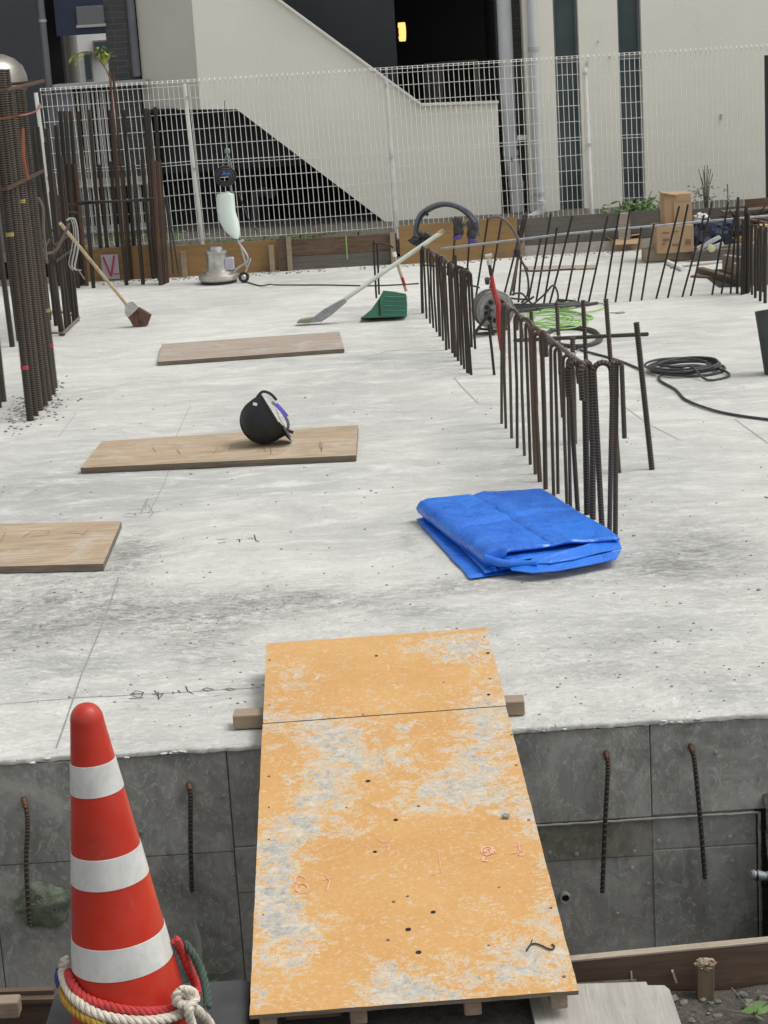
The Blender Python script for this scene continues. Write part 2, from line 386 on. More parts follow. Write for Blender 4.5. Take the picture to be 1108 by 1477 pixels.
M_brownink = simple('reddish_pencil_mark', (.20, .10, .08), (.24, .15, .11), 60, .9, 0)
M_pink = simple('pink_chalk', (.74, .36, .27), (.70, .44, .28), 70, .9, .2, 90)
M_labelred = simple('red_tape', (.42, .03, .05), (.34, .03, .04), 20, .6, 0)
M_labelyel = simple('yellow_tape', (.36, .27, .05), (.28, .2, .04), 20, .6, 0)
M_orange = simple('orange_strap', (.28, .08, .035), (.16, .05, .03), 12, .7, .2, 60)
M_hole = simple('hole_interior', (.012, .012, .012), (.02, .02, .02), 20, .95, 0)
def ropemat(n, c): return simple(n, c, tuple(x * .68 for x in c), 45, .85, .6, 220, bd=.002)
M_rope_w, M_rope_r = ropemat('cream_rope', (.62, .57, .48)), ropemat('red_rope', (.50, .045, .045))
M_rope_g, M_rope_y = ropemat('dark_green_rope', (.055, .09, .07)), ropemat('mustard_rope', (.36, .22, .03))
M_rope_b = ropemat('blue_rope', (.03, .07, .22))
# blue tarpaulin
m = NM('blue_tarpaulin')
wv_ = m.n('ShaderNodeTexVoronoi', feature='DISTANCE_TO_EDGE'); wv_.inputs['Scale'].default_value = 7; m.l(m.mp((1, 1, 1)), wv_.inputs[0])
c1 = m.mix(m.ramp(m.noise(5, 5, .6, .5), (.35, 0.0), (.65, 1.0)), (.014, .125, .58), (.022, .175, .68))
c1 = m.mix(m.ramp(m.noise(22, 6, .75, 1.0), (.60, 0.0), (.72, .2)), c1, (.25, .38, .75))
nb = m.bump(m.noise(5, 4, .55, 1.2), .5, .03); nb = m.bump(m.ramp(wv_.outputs[0], (0.0, 1.0), (.05, 0.0)), .16, .006, nb); nb = m.bump(m.ramp(m.noise(6, 3, .5, 2.0), (.47, 0.0), (.5, 1.0), (.53, 0.0)), .08, .004, nb)
nb = m.bump(m.noise(28, 4, .6), .12, .005, nb)
M_tarp = m.fin(c1, m.ramp(m.noise(9, 4), (.4, .27), (.6, .42)), nb)
# buildings
def stucco(name, a, b, st=.35):
    m = NM(name); k = m.mix(m.ramp(m.noise(.9, 6, .6), (.35, 0.0), (.68, 1.0)), a, b)
    k = m.mix(m.ramp(m.noise(3, 7, .75, .5, stretch=(2.5, 2.5, .35)), (.58, 0.0), (.78, .14)), k, tuple(x * .55 for x in b))
    k = m.mix(m.ramp(m.noise(60, 3, .6), (.45, 0.0), (.7, .12)), k, tuple(x * .6 for x in b))
    return m.fin(k, .9, m.bump(m.noise(38, 5, .65), st, .008))
M_cream = stucco('cream_stucco', (.80, .785, .70), (.755, .74, .655))
M_cream_sh = M_cream
M_navywall = stucco('blue_grey_wall', (.060, .064, .073), (.047, .051, .058), .15)
M_dark = stucco('shaded_interior_wall', (.018, .018, .02), (.012, .012, .014), .15)  # near-black: the shade inside voids and recesses put into the colour
M_trim = simple('pale_coping', (.76, .75, .70), (.66, .65, .60), 4, .7, .1, 50)
M_tile = NM('charcoal_tile')
bt = M_tile.n('ShaderNodeTexBrick'); bt.inputs['Scale'].default_value = 1.0; bt.inputs['Brick Width'].default_value = .23; bt.inputs['Row Height'].default_value = .065
bt.inputs['Mortar Size'].default_value = .004; bt.inputs['Color1'].default_value = (.055, .056, .058, 1); bt.inputs['Color2'].default_value = (.04, .041, .044, 1); bt.inputs['Mortar'].default_value = (.10, .10, .10, 1)
sx = M_tile.n('ShaderNodeSeparateXYZ'); M_tile.l(M_tile.tc.outputs['Object'], sx.inputs[0])
cx = M_tile.n('ShaderNodeCombineXYZ'); M_tile.l(M_tile.math('ADD', sx.outputs[0], sx.outputs[1]), cx.inputs[0]); M_tile.l(sx.outputs[2], cx.inputs[1])
M_tile.l(cx.outputs[0], bt.inputs['Vector'])
M_tile = M_tile.fin(bt.outputs['Color'], .5, M_tile.bump(M_tile.math('SUBTRACT', 1.0, bt.outputs['Fac']), .5, .006))
M_pipe = simple('pale_grey_downpipe', (.56, .58, .60), (.48, .50, .52), 3, .4, .03, 50)
M_pipedk = simple('blue_grey_downpipe', (.16, .175, .195), (.12, .13, .15), 3, .5, .03, 50)
M_frame = simple('taupe_metal_frame', (.26, .24, .21), (.2, .185, .16), 4, .5, .05, 50)
M_alu = simple('pale_aluminium', (.45, .45, .43), (.36, .36, .34), 4, .45, .05, 50)
m = NM('dark_window_glass'); M_glass = m.fin(m.mix(m.ramp(m.noise(1.4, 3, .5), (.4, 0.0), (.6, 1.0)), (.085, .115, .125), (.06, .085, .095)), .12, m.bump(m.noise(2.5, 2), .05, .02))
m = NM('soil'); sn_ = m.noise(14, 8, .75, .5); sn2 = m.noise(90, 5, .7)
M_soil = m.fin(m.mix(m.ramp(sn2, (.55, 0.0), (.68, .6)), m.ramp(sn_, (.35, (.06, .052, .042)), (.65, (.17, .155, .13))), (.30, .29, .26)), .95, m.bump(sn2, .8, .02, m.bump(sn_, .7, .04)))
M_leaf = simple('green_leaf', (.085, .17, .035), (.045, .10, .02), 14, .5, .1, 40, rnd=.4)
M_leafpale = simple('pale_dry_leaf', (.13, .16, .10), (.09, .11, .07), 14, .7, .1, 40)
M_stem = simple('brown_stem', (.13, .11, .08), (.08, .07, .05), 14, .8, .1, 40)
m = NM('lit_lamp_shade'); m.b.inputs['Emission Color'].default_value = (1, .62, .16, 1); m.b.inputs['Emission Strength'].default_value = 1.1
M_lamp = m.fin((.8, .6, .3), .5)

# ================================================================= THE SETTING
# base ground, trench and street-side ground
EDGE = 6.42
g = MB(); g.add([(-300, -200, -1.05), (300, -200, -1.05), (300, 400, -1.05), (-300, 400, -1.05)], [(0, 1, 2, 3)])
struct('ground', g, M_soil)
g = MB(); nx, ny = 110, 60
def soilh(x, y):
    r = -.20 + .035 * fbm(x * 2.5, y * 2.5, 1) + .016 * fbm(x * 14, y * 14, 4)
    if x > 1.18 and y > 5.4: r += .0
    return r
vv = []; ff = []
for j in range(ny + 1):
    for i in range(nx + 1):
        x = -4 + 8 * i / nx; y = -1 + 5.86 * j / ny
        vv.append((x, y, soilh(x, y)))
for j in range(ny):
    for i in range(nx):
        a = j * (nx + 1) + i; ff.append((a, a + 1, a + nx + 2, a + nx + 1))
g.add(vv, ff); g.box((0, 1.9, -.68), (8, 5.8, .8))
struct('soil_bank', g, M_soil, smooth=True)
# earth at the right end of the wall
g = MB(); vv = []; ff = []
for j in range(31):
    for i in range(31):
        x = 1.27 + 1.6 * i / 30; z = -1.04 + 1.0 * j / 30
        vv.append((x, 6.55 - .42 * (1 - j / 30) + .10 * fbm(x * 5, z * 5, 2) + .05 * fbm(x * 22, z * 22, 3), z))
for j in range(30):
    for i in range(30):
        a = j * 31 + i; ff.append((a, a + 1, a + 32, a + 31))
g.add(vv, ff)
struct('earth_face', g, M_soil, smooth=True)

# slab
stains = [(60, 850, 130, 45, .8), (130, 890, 140, 30, .9), (300, 880, 150, 22, 1), (420, 865, 90, 18, .9), (560, 868, 60, 14, .6), (290, 925, 60, 26, .8), (30, 920, 60, 40, .6),
          (220, 790, 60, 20, .5), (185, 800, 30, 40, .7), (985, 800, 90, 40, .8), (940, 820, 60, 20, .7), (1040, 780, 60, 50, .4), (905, 930, 120, 30, .35), (640, 845, 60, 12, .8), (780, 840, 110, 12, .7), (590, 770, 16, 30, .5),
          (120, 745, 100, 20, .3), (700, 560, 50, 20, .25), (770, 690, 60, 30, .35), (545, 515, 30, 8, .5), (1000, 560, 80, 20, .3), (40, 590, 60, 20, .6), (60, 700, 100, 20, .3), (320, 950, 40, 14, .5),
          (620, 880, 70, 10, .5), (300, 640, 200, 16, .25), (480, 560, 90, 12, .2), (900, 700, 40, 40, .3), (120, 960, 70, 20, .4), (1050, 980, 80, 20, .3), (860, 970, 50, 14, .3)]
SB = []
for px, py, rx, ry, k in stains:
    c = G(px, py); a = G(px + rx, py); b = G(px, py - ry); SB.append((c.x, c.y, abs(a.x - c.x), abs(b.y - c.y), k))
TB = []
for px, py, rx, ry, k in [(250, 700, 450, 34, .8), (60, 655, 160, 50, .5), (930, 690, 160, 60, .6), (560, 600, 300, 22, .35), (1000, 560, 130, 30, .5), (640, 520, 200, 22, .45), (450, 520, 160, 12, .5), (200, 560, 160, 18, .4), (850, 500, 200, 14, .3), (480, 450, 60, 9, .5), (150, 450, 90, 8, .4), (700, 900, 160, 22, .5), (560, 760, 120, 20, .35), (1000, 900, 120, 30, .5), (80, 960, 120, 30, .5), (300, 1010, 120, 16, .3), (1060, 1000, 80, 16, .5), (700, 640, 60, 30, .6), (720, 400, 120, 5, .4), (420, 405, 200, 5, .4)]:
    c = G(px, py); a = G(px + rx, py); b = G(px, py - ry); TB.append((c.x, c.y, abs(a.x - c.x), abs(b.y - c.y), k))
tA = []
xs = [-7 + 14 * i / 40 for i in range(41)]
xs = sorted(set([round(v, 4) for v in xs if abs(v) > 2.6] + [round(-2.6 + 5.2 * i / 300, 4) for i in range(301)]))
ys = []; y = EDGE
while y < 19.62: ys.append(y); y += .008 + (y - EDGE) * .009
ys.append(19.62)
me = bpy.data.meshes.new('concrete_slab'); vv = []; sA = []; rA = []
for j, y in enumerate(ys):
    for i, x in enumerate(xs):
        yy = y; z = slabz(x, y)
        if j == 0: yy += .020 * fbm(x * 4, 0, 9) + .018 * fbm(x * 24, 1, 3); z -= .004 + .006 * abs(fbm(x * 30, 2, 3))
        elif j == 1: yy += .016 * fbm(x * 24, 1, 3); z += .002
        vv.append((x, yy, z))
        s = 0
        for cx_, cy_, rx, ry, k in SB:
            d = ((x - cx_) / rx) ** 2 + ((y - cy_) / ry) ** 2
            if d < 6: s += k * math.exp(-d)
        t_ = 0
        for cx_, cy_, rx, ry, k in TB:
            d = ((x - cx_) / rx) ** 2 + ((y - cy_) / ry) ** 2
            if d < 6: t_ += k * math.exp(-d)
        tA.append(min(1, t_)); sA.append(min(1.2, s)); rA.append(max(0, min(1, (9.6 - y) / 2.2)))
nX = len(xs); ff = [(j * nX + i, j * nX + i + 1, (j + 1) * nX + i + 1, (j + 1) * nX + i) for j in range(len(ys) - 1) for i in range(nX - 1)]
# skirt under the front lip
k = len(vv)
for i, x in enumerate(xs):
    vv.append((x, vv[i][1] + .002, -.018 - .010 * abs(fbm(x * 26, 3, 3)))); sA.append(.1); rA.append(1); tA.append(0)
for i in range(nX - 1): ff.append((i + 1, i, k + i, k + i + 1))
me.from_pydata(vv, [], ff); me.update()
me.attributes.new('stain', 'FLOAT', 'POINT').data.foreach_set('value', sA)
me.attributes.new('tone', 'FLOAT', 'POINT').data.foreach_set('value', tA)
me.attributes.new('rough_near', 'FLOAT', 'POINT').data.foreach_set('value', rA)
me.polygons.foreach_set('use_smooth', [True] * len(me.polygons)); me.materials.append(M_slab)
slab = bpy.data.objects.new('concrete_slab', me); col.objects.link(slab); slab['kind'] = 'structure'

# trench wall made of form-panel casts
wall = bpy.data.objects.new('concrete_wall', None); col.objects.link(wall); wall['kind'] = 'structure'
core = MB(); core.box((-2.86, EDGE + .13, -.535), (8.2, .2, 1.03)); part('wall_core', core, M_wall, wall, False)
WF = EDGE + .012
def wpanel(x0, x1, z0, z1, proud=0.0, mt=None):
    b = MB(); b.box(((x0 + x1) / 2, WF + .018 - proud / 2, (z0 + z1) / 2), (x1 - x0 - .003, .036 + proud, z1 - z0 - .003), bev=.003)
    o = part('panel', b, mt or M_wall, wall, False)
wpanel(-2.5, -1.46, -.43, -.022); wpanel(-2.5, -1.46, -1.04, -.43)
wpanel(-1.46, -.60, -.40, -.022, .003); wpanel(-1.46, -.60, -1.04, -.40, .0)
wpanel(-.60, -.12, -.385, -.022); wpanel(-.60, -.12, -.56, -.385, .004); wpanel(-.60, -.12, -1.04, -.56)
wpanel(-.12, .877, -.365, -.022, .004); wpanel(.877, 1.9, -.362, -.022, .001)
wpanel(-.12, .877, -.52, -.38, -.012, M_wall_y); wpanel(.877, 1.25, -.50, -.38, -.014)
wpanel(-.12, .877, -1.04, -.52, -.016); wpanel(.877, 1.25, -1.04, -.50, -.012)
b = MB(); P = []
for i in range(90):
    x = .38 + (1.254 - .38) * i / 89; P.append((x, WF - .004 + .003 * fbm(x * 40, 1), -.372 + .004 * fbm(x * 22, 5)))
b.tube(P, [.005 + .0035 * abs(fbm(i * .6, 3)) for i in range(90)], 6); part('ledge_line', b, simple('ledge_mortar', (.33, .33, .315), (.2, .2, .19), 20, .9, .5, 50), wall)
b = MB(); P = [(1.256 + .006 * fbm(i * .3, 2), WF - .004, -.372 - .6 * i / 40) for i in range(41)]
b.tube(P, .006, 6); part('end_joint', b, M_wall, wall)
b = MB(); b.lathe([(.019, -.004), (.019, .02), (.014, .02), (.014, -.002)], W(815, 1293, WF - .006 + .012), 20, Matrix.Rotation(math.pi / 2, 3, 'X'), False, False)
part('tie_hole_rim', b, M_wall, wall)
b = MB(); b.lathe([(.0145, 0), (.0145, .004)], W(815, 1293, WF - .0), 20, Matrix.Rotation(math.pi / 2, 3, 'X')); part('tie_hole', b, M_hole, wall)
random.seed(3)
for q in [(793, 1230), (832, 1232), (915, 1228), (912, 1252), (950, 1213), (1053, 1207), (1056, 1242), (935, 1275), (890, 1318), (955, 1275), (352, 1180), (350, 1100), (203, 1200), (335, 1262), (1033, 1085), (322, 1148)]:
    c = W(q[0], q[1], WF - .002); b = MB(); b.lathe([(.008, 0), (.0075, .004), (.003, .005)], c, 12, Matrix.Rotation(math.pi / 2, 3, 'X'))
    part('tie_plug', b, M_wall, wall)
# jagged mortar bits along the slab's lip
b = MB(); random.seed(5)
for i in range(60):
    x = random.uniform(-1.9, 2.2)
    if random.random() < .5: x = random.choice([-.9, -.78, -.7, .5, .62, .95, 1.2]) + random.gauss(0, .06)
    r = random.uniform(.003, .009)
    b.blob((x, EDGE + random.uniform(-.012, .02), -.006 + random.uniform(-.012, .004)), (r * 1.6, r, r * .55), .5, 2, i, 8, 5)
part('mortar_crumbs', b, M_lip, slab, True, kind='stuff')

# ground behind the slab
g = MB(); vv = []; ff = []
for j in range(13):
    for i in range(121):
        x = -8 + 16 * i / 120; y = 19.72 + 2.6 * j / 12
        vv.append((x, y, .22 + .04 * fbm(x * 2, y * 2, 3) + .02 * fbm(x * 9, y * 9)))
for j in range(12):
    for i in range(120):
        a = j * 121 + i; ff.append((a, a + 1, a + 122, a + 121))
g.add(vv, ff); struct('back_soil', g, M_soil, smooth=True)

# ================================================================= APARTMENT BUILDING BEHIND
bd = thing('apartment_building', 'cream stucco apartment building with outdoor stair and dark open entrance behind the mesh fence', 'building', (0, 21.5, 0))
YB = 21.5
def wp(px, py, Y=YB): p = W(px, py, Y); return p
ZT = 7.0
def pol(pts): return [(x, YB, z) for x, z in pts]
# stair front wall: split into two prisms to stay simple
zl = 1.53
A = MB()
A.prism(pol([(-1.70, ZT), (-1.70, zl), (-1.315, zl - .02), (.222, .20), (.222, -.1), (1.475, -.1), (1.487, 1.41), (.66, 1.43), (-.797, 2.614), (-6.2 + .0, ZT) if False else (-.797 - (ZT - 2.614) * 1.232, ZT)][:-1] + [(-1.2, 2.94), (-1.2, ZT)]), (0, .16, 0))
part('stair_wall', A, M_cream, bd, False)
# coping of the stair parapet
A = MB(); A.bar((-1.35, YB + .07, 3.075), (.662, YB + .07, 1.443), .21, .022); A.bar((.655, YB + .07, 1.436), (1.497, YB + .07, 1.416), .21, .022)
part('coping', A, M_trim, bd, False)
# left flank of the corner pillar, turning away
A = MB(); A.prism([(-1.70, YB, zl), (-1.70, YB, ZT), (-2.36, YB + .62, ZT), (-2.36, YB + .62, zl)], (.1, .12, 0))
part('pillar_flank', A, stucco('cream_stucco_shaded', (.68, .665, .595), (.62, .61, .54)), bd, False)  # darker than the front cream: shade of the side face painted in
# soffit / wall under landing left of void
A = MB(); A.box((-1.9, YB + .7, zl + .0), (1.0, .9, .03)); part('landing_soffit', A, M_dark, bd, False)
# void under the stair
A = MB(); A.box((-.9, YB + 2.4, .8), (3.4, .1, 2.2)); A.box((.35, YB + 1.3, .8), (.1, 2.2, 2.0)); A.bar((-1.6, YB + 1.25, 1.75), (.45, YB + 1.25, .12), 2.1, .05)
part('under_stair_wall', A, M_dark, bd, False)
# duct pipe standing under the stair
p0 = wp(372, 350, YB + 1.9); p1 = wp(368, 285, YB + 1.9)
A = MB(); A.tube(smoothpath([p0 - Vector((0, 0, .2)), p0, p1 - Vector((0, 0, .05)), p1 + Vector((.03, 0, .04)), p1 + Vector((.16, 0, .07))], 5), .055, 14)
part('under_stair_pipe', A, M_pipedk, bd)
A = MB(); c = wp(391, 278, YB + 1.9); A.lathe([(.0, 0), (.06, 0), (.06, .09), (.05, .10)], c, 18, Matrix.Rotation(math.pi / 2, 3, 'X')); part('vent_cap', A, M_pipedk, bd)
# pale ledge under void left part
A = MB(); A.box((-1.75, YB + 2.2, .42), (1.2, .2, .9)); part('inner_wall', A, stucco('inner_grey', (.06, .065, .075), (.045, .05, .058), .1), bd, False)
# blue-grey upper wall behind the diagonal
Y2 = YB + 1.0
xr = wp(571, 50, Y2).x
A = MB(); A.box(((-2.6 + xr) / 2, Y2 + .1, 4.0), (xr + 2.6, .2, 6.4)); part('upper_wall', A, M_navywall, bd, False)
# recessed entrance
Y3 = YB + 3.6
xl, xe = wp(571, 50, Y2).x, wp(722, 50, YB + .4).x
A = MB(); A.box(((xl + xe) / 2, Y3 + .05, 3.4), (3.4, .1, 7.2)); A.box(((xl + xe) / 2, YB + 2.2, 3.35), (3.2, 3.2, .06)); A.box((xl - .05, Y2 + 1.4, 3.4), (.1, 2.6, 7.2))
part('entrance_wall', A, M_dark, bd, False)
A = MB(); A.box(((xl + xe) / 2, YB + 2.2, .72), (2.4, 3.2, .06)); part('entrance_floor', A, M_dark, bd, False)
# tiled return wall on the entrance's right
A = MB(); A.box((xe + .03, YB + 1.6, 3.4), (.08, 2.4, 7.2)); part('tile_return', A, M_tile, bd, False)
# door frames inside
for px0, px1, py0 in ((577, 628, 98), (634, 686, 94)):
    Yd = Y3 - .12; a = wp(px0, py0, Yd); b_ = wp(px1, py0 - 3, Yd); zt = (a.z + b_.z) / 2
    A = MB(); wd = b_.x - a.x
    for x in (a.x, b_.x): A.box((x, Yd, zt - 1.0), (.05, .06, 2.0))
    A.box(((a.x + b_.x) / 2, Yd, zt + .01), (wd + .05, .06, .06)); fr = part('door_frame', A, M_frame, bd, False)
    A = MB(); A.box(((a.x + b_.x) / 2, Yd + .02, zt - 1.0), (wd - .04, .03, 1.94)); part('door_panel', A, M_frame if px0 < 600 else M_dark, fr, False)
# wall lamp
c = wp(580, 46, Y2 + .75); lamp = thing('wall_lamp', 'lit amber wall lamp glowing in the dark entrance recess', 'lamp', tuple(c))
A = MB(); A.lathe([(.035, -.105), (.042, -.07), (.046, .0), (.045, .06), (.04, .105)], c, 20); part('lamp_shade', A, M_lamp, lamp)
A = MB(); A.box((c.x - .05, c.y, c.z), (.03, .05, .1)); A.box((c.x, c.y, c.z + .113), (.05, .05, .014)); part('bracket', A, M_dark, lamp, False)
# tile strip between the pipes + right cream wall with slot windows
xs0 = wp(737, 100).x; xs1 = wp(757, 100).x
A = MB(); A.box(((xe + xs1) / 2, YB + .45, 3.4), (xs1 - xe + .1, .1, 7.2)); part('tile_strip', A, M_tile, bd, False)
wx = [xs1, wp(797, 0).x, wp(833, 0).x, wp(890, 0).x, wp(924, 0).x, 7.5]
for a, b_ in ((0, 1), (2, 3), (4, 5)):
    A = MB(); A.box(((wx[a] + wx[b_]) / 2, YB + .15, 3.4), (wx[b_] - wx[a], .3, 7.2)); part('wall', A, M_cream, bd, False)
for a, b_ in ((1, 2), (3, 4)):
    xa, xb = wx[a] + .002, wx[b_] - .002; A = MB()
    zb = wp(820, 312).z if a == 1 else wp(906, 292).z
    for x in (xa + .012, xb - .012): A.box((x, YB + .13, 3.3), (.024, .06, 7.0))
    for z in (wp(800, 88).z, zb + .02): A.box(((xa + xb) / 2, YB + .13, z), (xb - xa - .05, .05, .035))
    fr = part('window', A, M_pipedk, bd, False)
    A = MB(); A.box(((xa + xb) / 2, YB + .15, 3.4), (xb - xa - .046, .012, 7.0)); part('pane', A, M_glass, fr, False)
    A = MB(); A.box(((xa + xb) / 2, YB + .15, zb / 2 - .05), (xb - xa, .29, zb)); part('wall', A, M_cream, bd, False)
# downpipes on the front
def pipe(pts, r, mt, root=bd, name='drain_pipe'):
    A = MB(); A.tube(smoothpath(pts, 6), r, 18); o = part(name, A, mt, root); return o
yp = YB + .12
a = wp(731, 100, yp).x
pp = pipe([(a - .0, yp, 7), (a, yp, 3), (a + .0, yp, .98), (a + .012, yp, .80), (a + .035, yp, .62), (a + .05, yp, .5), (a + .05, yp, .1)], .078, M_pipe)
for z in (.98, .86, .52): A = MB(); A.lathe([(.086, -.03), (.086, .03)], (a + (.05 if z < .6 else .004), yp, z), 20); part('pipe_collar', A, M_pipe, pp)
A = MB(); A.box((a + .14, yp - .02, 1.02), (.12, .05, .05)); part('pipe_bracket', A, M_white, pp, False)
a = wp(769, 60, YB - .06).x
pp = pipe([(a, YB - .06, 7), (a, YB - .06, 3), (a, YB - .06, .45), (a, YB - .06, .1)], .05, M_pipe)
for z in (1.95, .42): A = MB(); A.lathe([(.058, -.02), (.058, .02)], (a, YB - .06, z), 16); part('pipe_collar', A, M_alu, pp)
a = wp(757, 60, YB + .38).x
pipe([(a, YB + .36, 7), (a, YB + .36, .1)], .03, M_frame)
# elbow lying at foot
p = wp(770, 312, YB - .3); pipe([p + Vector((-.07, 0, -.03)), p, p + Vector((.08, 0, .05)), p + Vector((.10, 0, .16))], .045, M_pipe, name='pipe_elbow')
# small anchor marks on the cream wall
for px, py, s in ((848, 92, .02), (863, 60, .008), (1041, 168, .022), (880, 83, .01), (849, 210, .016)):
    c = wp(px, py, YB - .012); A = MB(); A.box(c, (s, .02, s * 2.5)); part('wall_anchor', A, M_alu, bd, False)

# neighbour to the left: blue-grey block with window opening, pipes and slatted screen
nb_ = thing('neighbour_building', 'dark blue-grey building with pipes and a bright window opening at upper left', 'building', (-3.5, 22.2, 0))
YN = 22.2
def wn(px, py, Y=YN): return W(px, py, Y)
A = MB(); A.box((-6.0, YN - .3, 3.4), (4.0 + .0, .2, 7.2)); wedge = wn(58, 60, YN - .3).x
A = MB(); A.box(((wedge - 9) / 2, YN - .3, 3.4), (wedge + 9, .2, 7.2)); part('wall', A, M_navywall, nb_, False)
A = MB(); x0, x1 = wedge, wn(84, 60).x; A.box(((x0 + x1) / 2, YN + .3, 3.4), (x1 - x0, .2, 7.2)); part('recess_wall', A, M_dark, nb_, False)
a = wn(62, 60, YN - .2).x; p_ = pipe([(a, YN - .2, 7), (a, YN - .2, .1)], .055, M_pipedk, nb_)
for z in (2.55,): A = MB(); A.lathe([(.062, -.015), (.062, .015)], (a, YN - .2, z), 16); part('pipe_collar', A, M_alu, p_)
# opening surround: upper window, tiles on its right
xa, xb, xc_ = wn(84, 60).x, wn(156, 60).x, wn(186, 60).x
zo0, zo1 = wn(120, 122).z, wn(120, 50).z
A = MB(); A.box(((xa + xb) / 2, YN, zo1 + .3), (xb - xa, .12, .6)); A.box(((xa + xb) / 2, YN, 6), (xb - xa, .12, 3.2)); part('lintel', A, simple('blue_reflection_glass', (.03, .045, .09), (.02, .03, .06), 3, .2, .05, 5), nb_, False)  # blue reflections of the window put into the glass colour
A = MB(); c = wn(131, 22, YN - .08); A.box(c, (.30, .12, .20), bev=.01); wbx = part('box_unit', A, simple('dull_grey_box', (.16, .17, .18), (.13, .14, .15), 4, .6, .05, 40), nb_, False)
A = MB(); A.box((c.x, c.y - .01, c.z - .11), (.32, .1, .03)); part('box_foot', A, M_alu, wbx, False)
A = MB(); A.box(((xb + xc_) / 2 + .04, YN, 3.9), (xc_ - xb + .1, .14, 6.2)); part('tile_wall', A, M_tile, nb_, False)
a = wn(193, 60, YN - .1).x; pipe([(a, YN - .1, 7), (a, YN - .1, 1.9)], .045, M_pipedk, nb_)
A = MB(); A.box((wn(205, 60, YN + .2).x, YN + .2, 3.9), (.3, .1, 5.0)); part('dark_gap_wall', A, M_dark, nb_, False)
A = MB(); a, b_ = wn(82, 124), wn(216, 116); A.box(((a.x + b_.x) / 2, YN - .15, zo0 - .0), (b_.x - a.x, .3, .045)); part('sill', A, M_alu, nb_, False)
# slatted balcony screen below
A = MB(); zs1, zs0 = zo0 - .03, 0.2
A.box((-2.75, YN + .25, .95), (1.0, .05, 1.8)); part('screen_back', A, M_dark, nb_, False)
for i in range(20):
    x = wn(112, 200).x + i * .043; A = MB(); A.box((x, YN - .02, 1.0), (.024, .03, 1.55)); part('slat', A, M_alu, nb_, False)
for py in (262, 330):
    A = MB(); z = wn(160, py).z; A.box((-2.75, YN - .07, z), (.95, .05, .10)); part('rail', A, M_alu, nb_, False)
A = MB(); A.box(((wn(66, 200).x + wn(112, 200).x) / 2, YN - .06, 1.0), (wn(112, 200).x - wn(66, 200).x, .06, 1.7)); part('grey_panel', A, simple('grey_panel', (.30, .32, .34), (.24, .26, .28), 3, .5, .05, 30), nb_, False)
# far white building seen through the opening, with a grey column
fb = thing('far_building', 'white sunlit building seen through the opening behind the fence at upper left', 'building', (-5, 34, 0))
A = MB(); A.box((-5.2, 34, 2), (6, .3, 5.2)); part('wall', A, simple('bright_white_paint', (.85, .85, .84), (.8, .8, .79), 2, .8, .05, 20), fb, False)
for px, py, sx_, sz_ in ((150, 70, .35, .28), (128, 96, .12, .5)):
    c = W(px, py, 33.8); A = MB(); A.box(c, (sx_, .1, sz_)); w_ = part('window', A, M_frame, fb, False); A = MB(); A.box((c.x, c.y - .04, c.z), (sx_ * .8, .05, sz_ * .8)); part('pane', A, M_glass, w_, False)
c = W(104, 100, 26); A = MB(); A.tube([(c.x, 26, -.5), (c.x, 26, 6)], .10, 16); solo('concrete_pole', A, simple('grey_pole', (.28, .27, .25), (.2, .2, .18), 5, .8, .1, 40), 'grey round pole standing in front of the far white building', 'pole', (c.x, 26, -.5))

# steel hood at the far left
c = W(2, 128, 20.9); A = MB()
A.lathe([(.34, 0), (.335, .12), (.30, .22), (.22, .30), (.12, .345), (.01, .36)], (c.x - .06, 20.9, c.z), 32, capt=True)
A.lathe([(.36, -.03), (.36, .01), (.34, .012)], (c.x - .1, 20.9, c.z), 32)
hood = thing('vent_hood', 'rounded grey steel vent hood above the tall rebar bundle at the left edge', 'vent', (c.x - .1, 20.9, 0))
part('hood_dome', A, simple('satin_steel', (.40, .38, .35), (.27, .255, .235), 3, .38, .05, 30, metal=.6), hood)
A = MB(); A.tube([(c.x - .1, 20.9, .2), (c.x - .1, 20.9, c.z)], .26, 20); part('duct', A, M_pipedk, hood)

# ================================================================= MESH FENCE
YF = 19.9
fence = thing('mesh_fence', 'white welded wire mesh fence on slim posts across the back of the slab', 'fence', (0, YF, .2))
zt, zb = 1.885, .30
posts = [-3.13, -1.66, .30, 2.28, 4.25, 6.2]
for x in posts:
    A = MB(); A.tube([(x - .06 if x < 0 else x - .02, YF + .03, zt - (.11 if x > 0 else .03)), (x, YF + .03, zb - .25)], .021, 10); po = part('post', A, M_fence, fence)
    for z in (1.72, 1.02): A = MB(); A.box((x - .03 * (z - .3) / 1.6, YF - .003, z), (.035, .03, .03)); part('clip', A, M_alu, po, False)
def fy(x): return YF + (.05 * math.exp(-((x - 2.0) / .5) ** 2))
for k in range(len(posts) - 1):
    xa, xb = posts[k] + .006, posts[k + 1] - .006; A = MB(); n = int((xb - xa) / .05)
    for i in range(n + 1):
        x = xa + (xb - xa) * i / n; y = fy(x); lean = -.03 if x < 1.5 else -.01
        A.tube([(x + .02, y, zb), (x + .02 + lean * .5, y, 1.05), (x + .02 + lean, y, zt - .05), (x + .02 + lean, y - .04, zt - .012), (x + .02 + lean, y - .01, zt + .01), (x + .02 + lean, y + .03, zt - .02)], .0032, 4, False)
    hz = [zt - .05, zt - .01, zt + .008, zt - .17, zt - .32, zt - .475, zt - .63, zt - .785, zt - .815, zt - .96, zt - 1.11, zt - 1.26, zt - 1.41, zt - 1.56]
    for z in hz:
        sg = .0
        A.tube([(xa + (xb - xa) * i / 8 - .01, fy(xa + (xb - xa) * i / 8) - (.043 if z == zt - .01 else .005), z + (-.012 * math.sin(math.pi * i / 8) if z < 1.2 else 0)) for i in range(9)], .0036, 4, False)
    part('wire_panel', A, M_fence, fence, False)
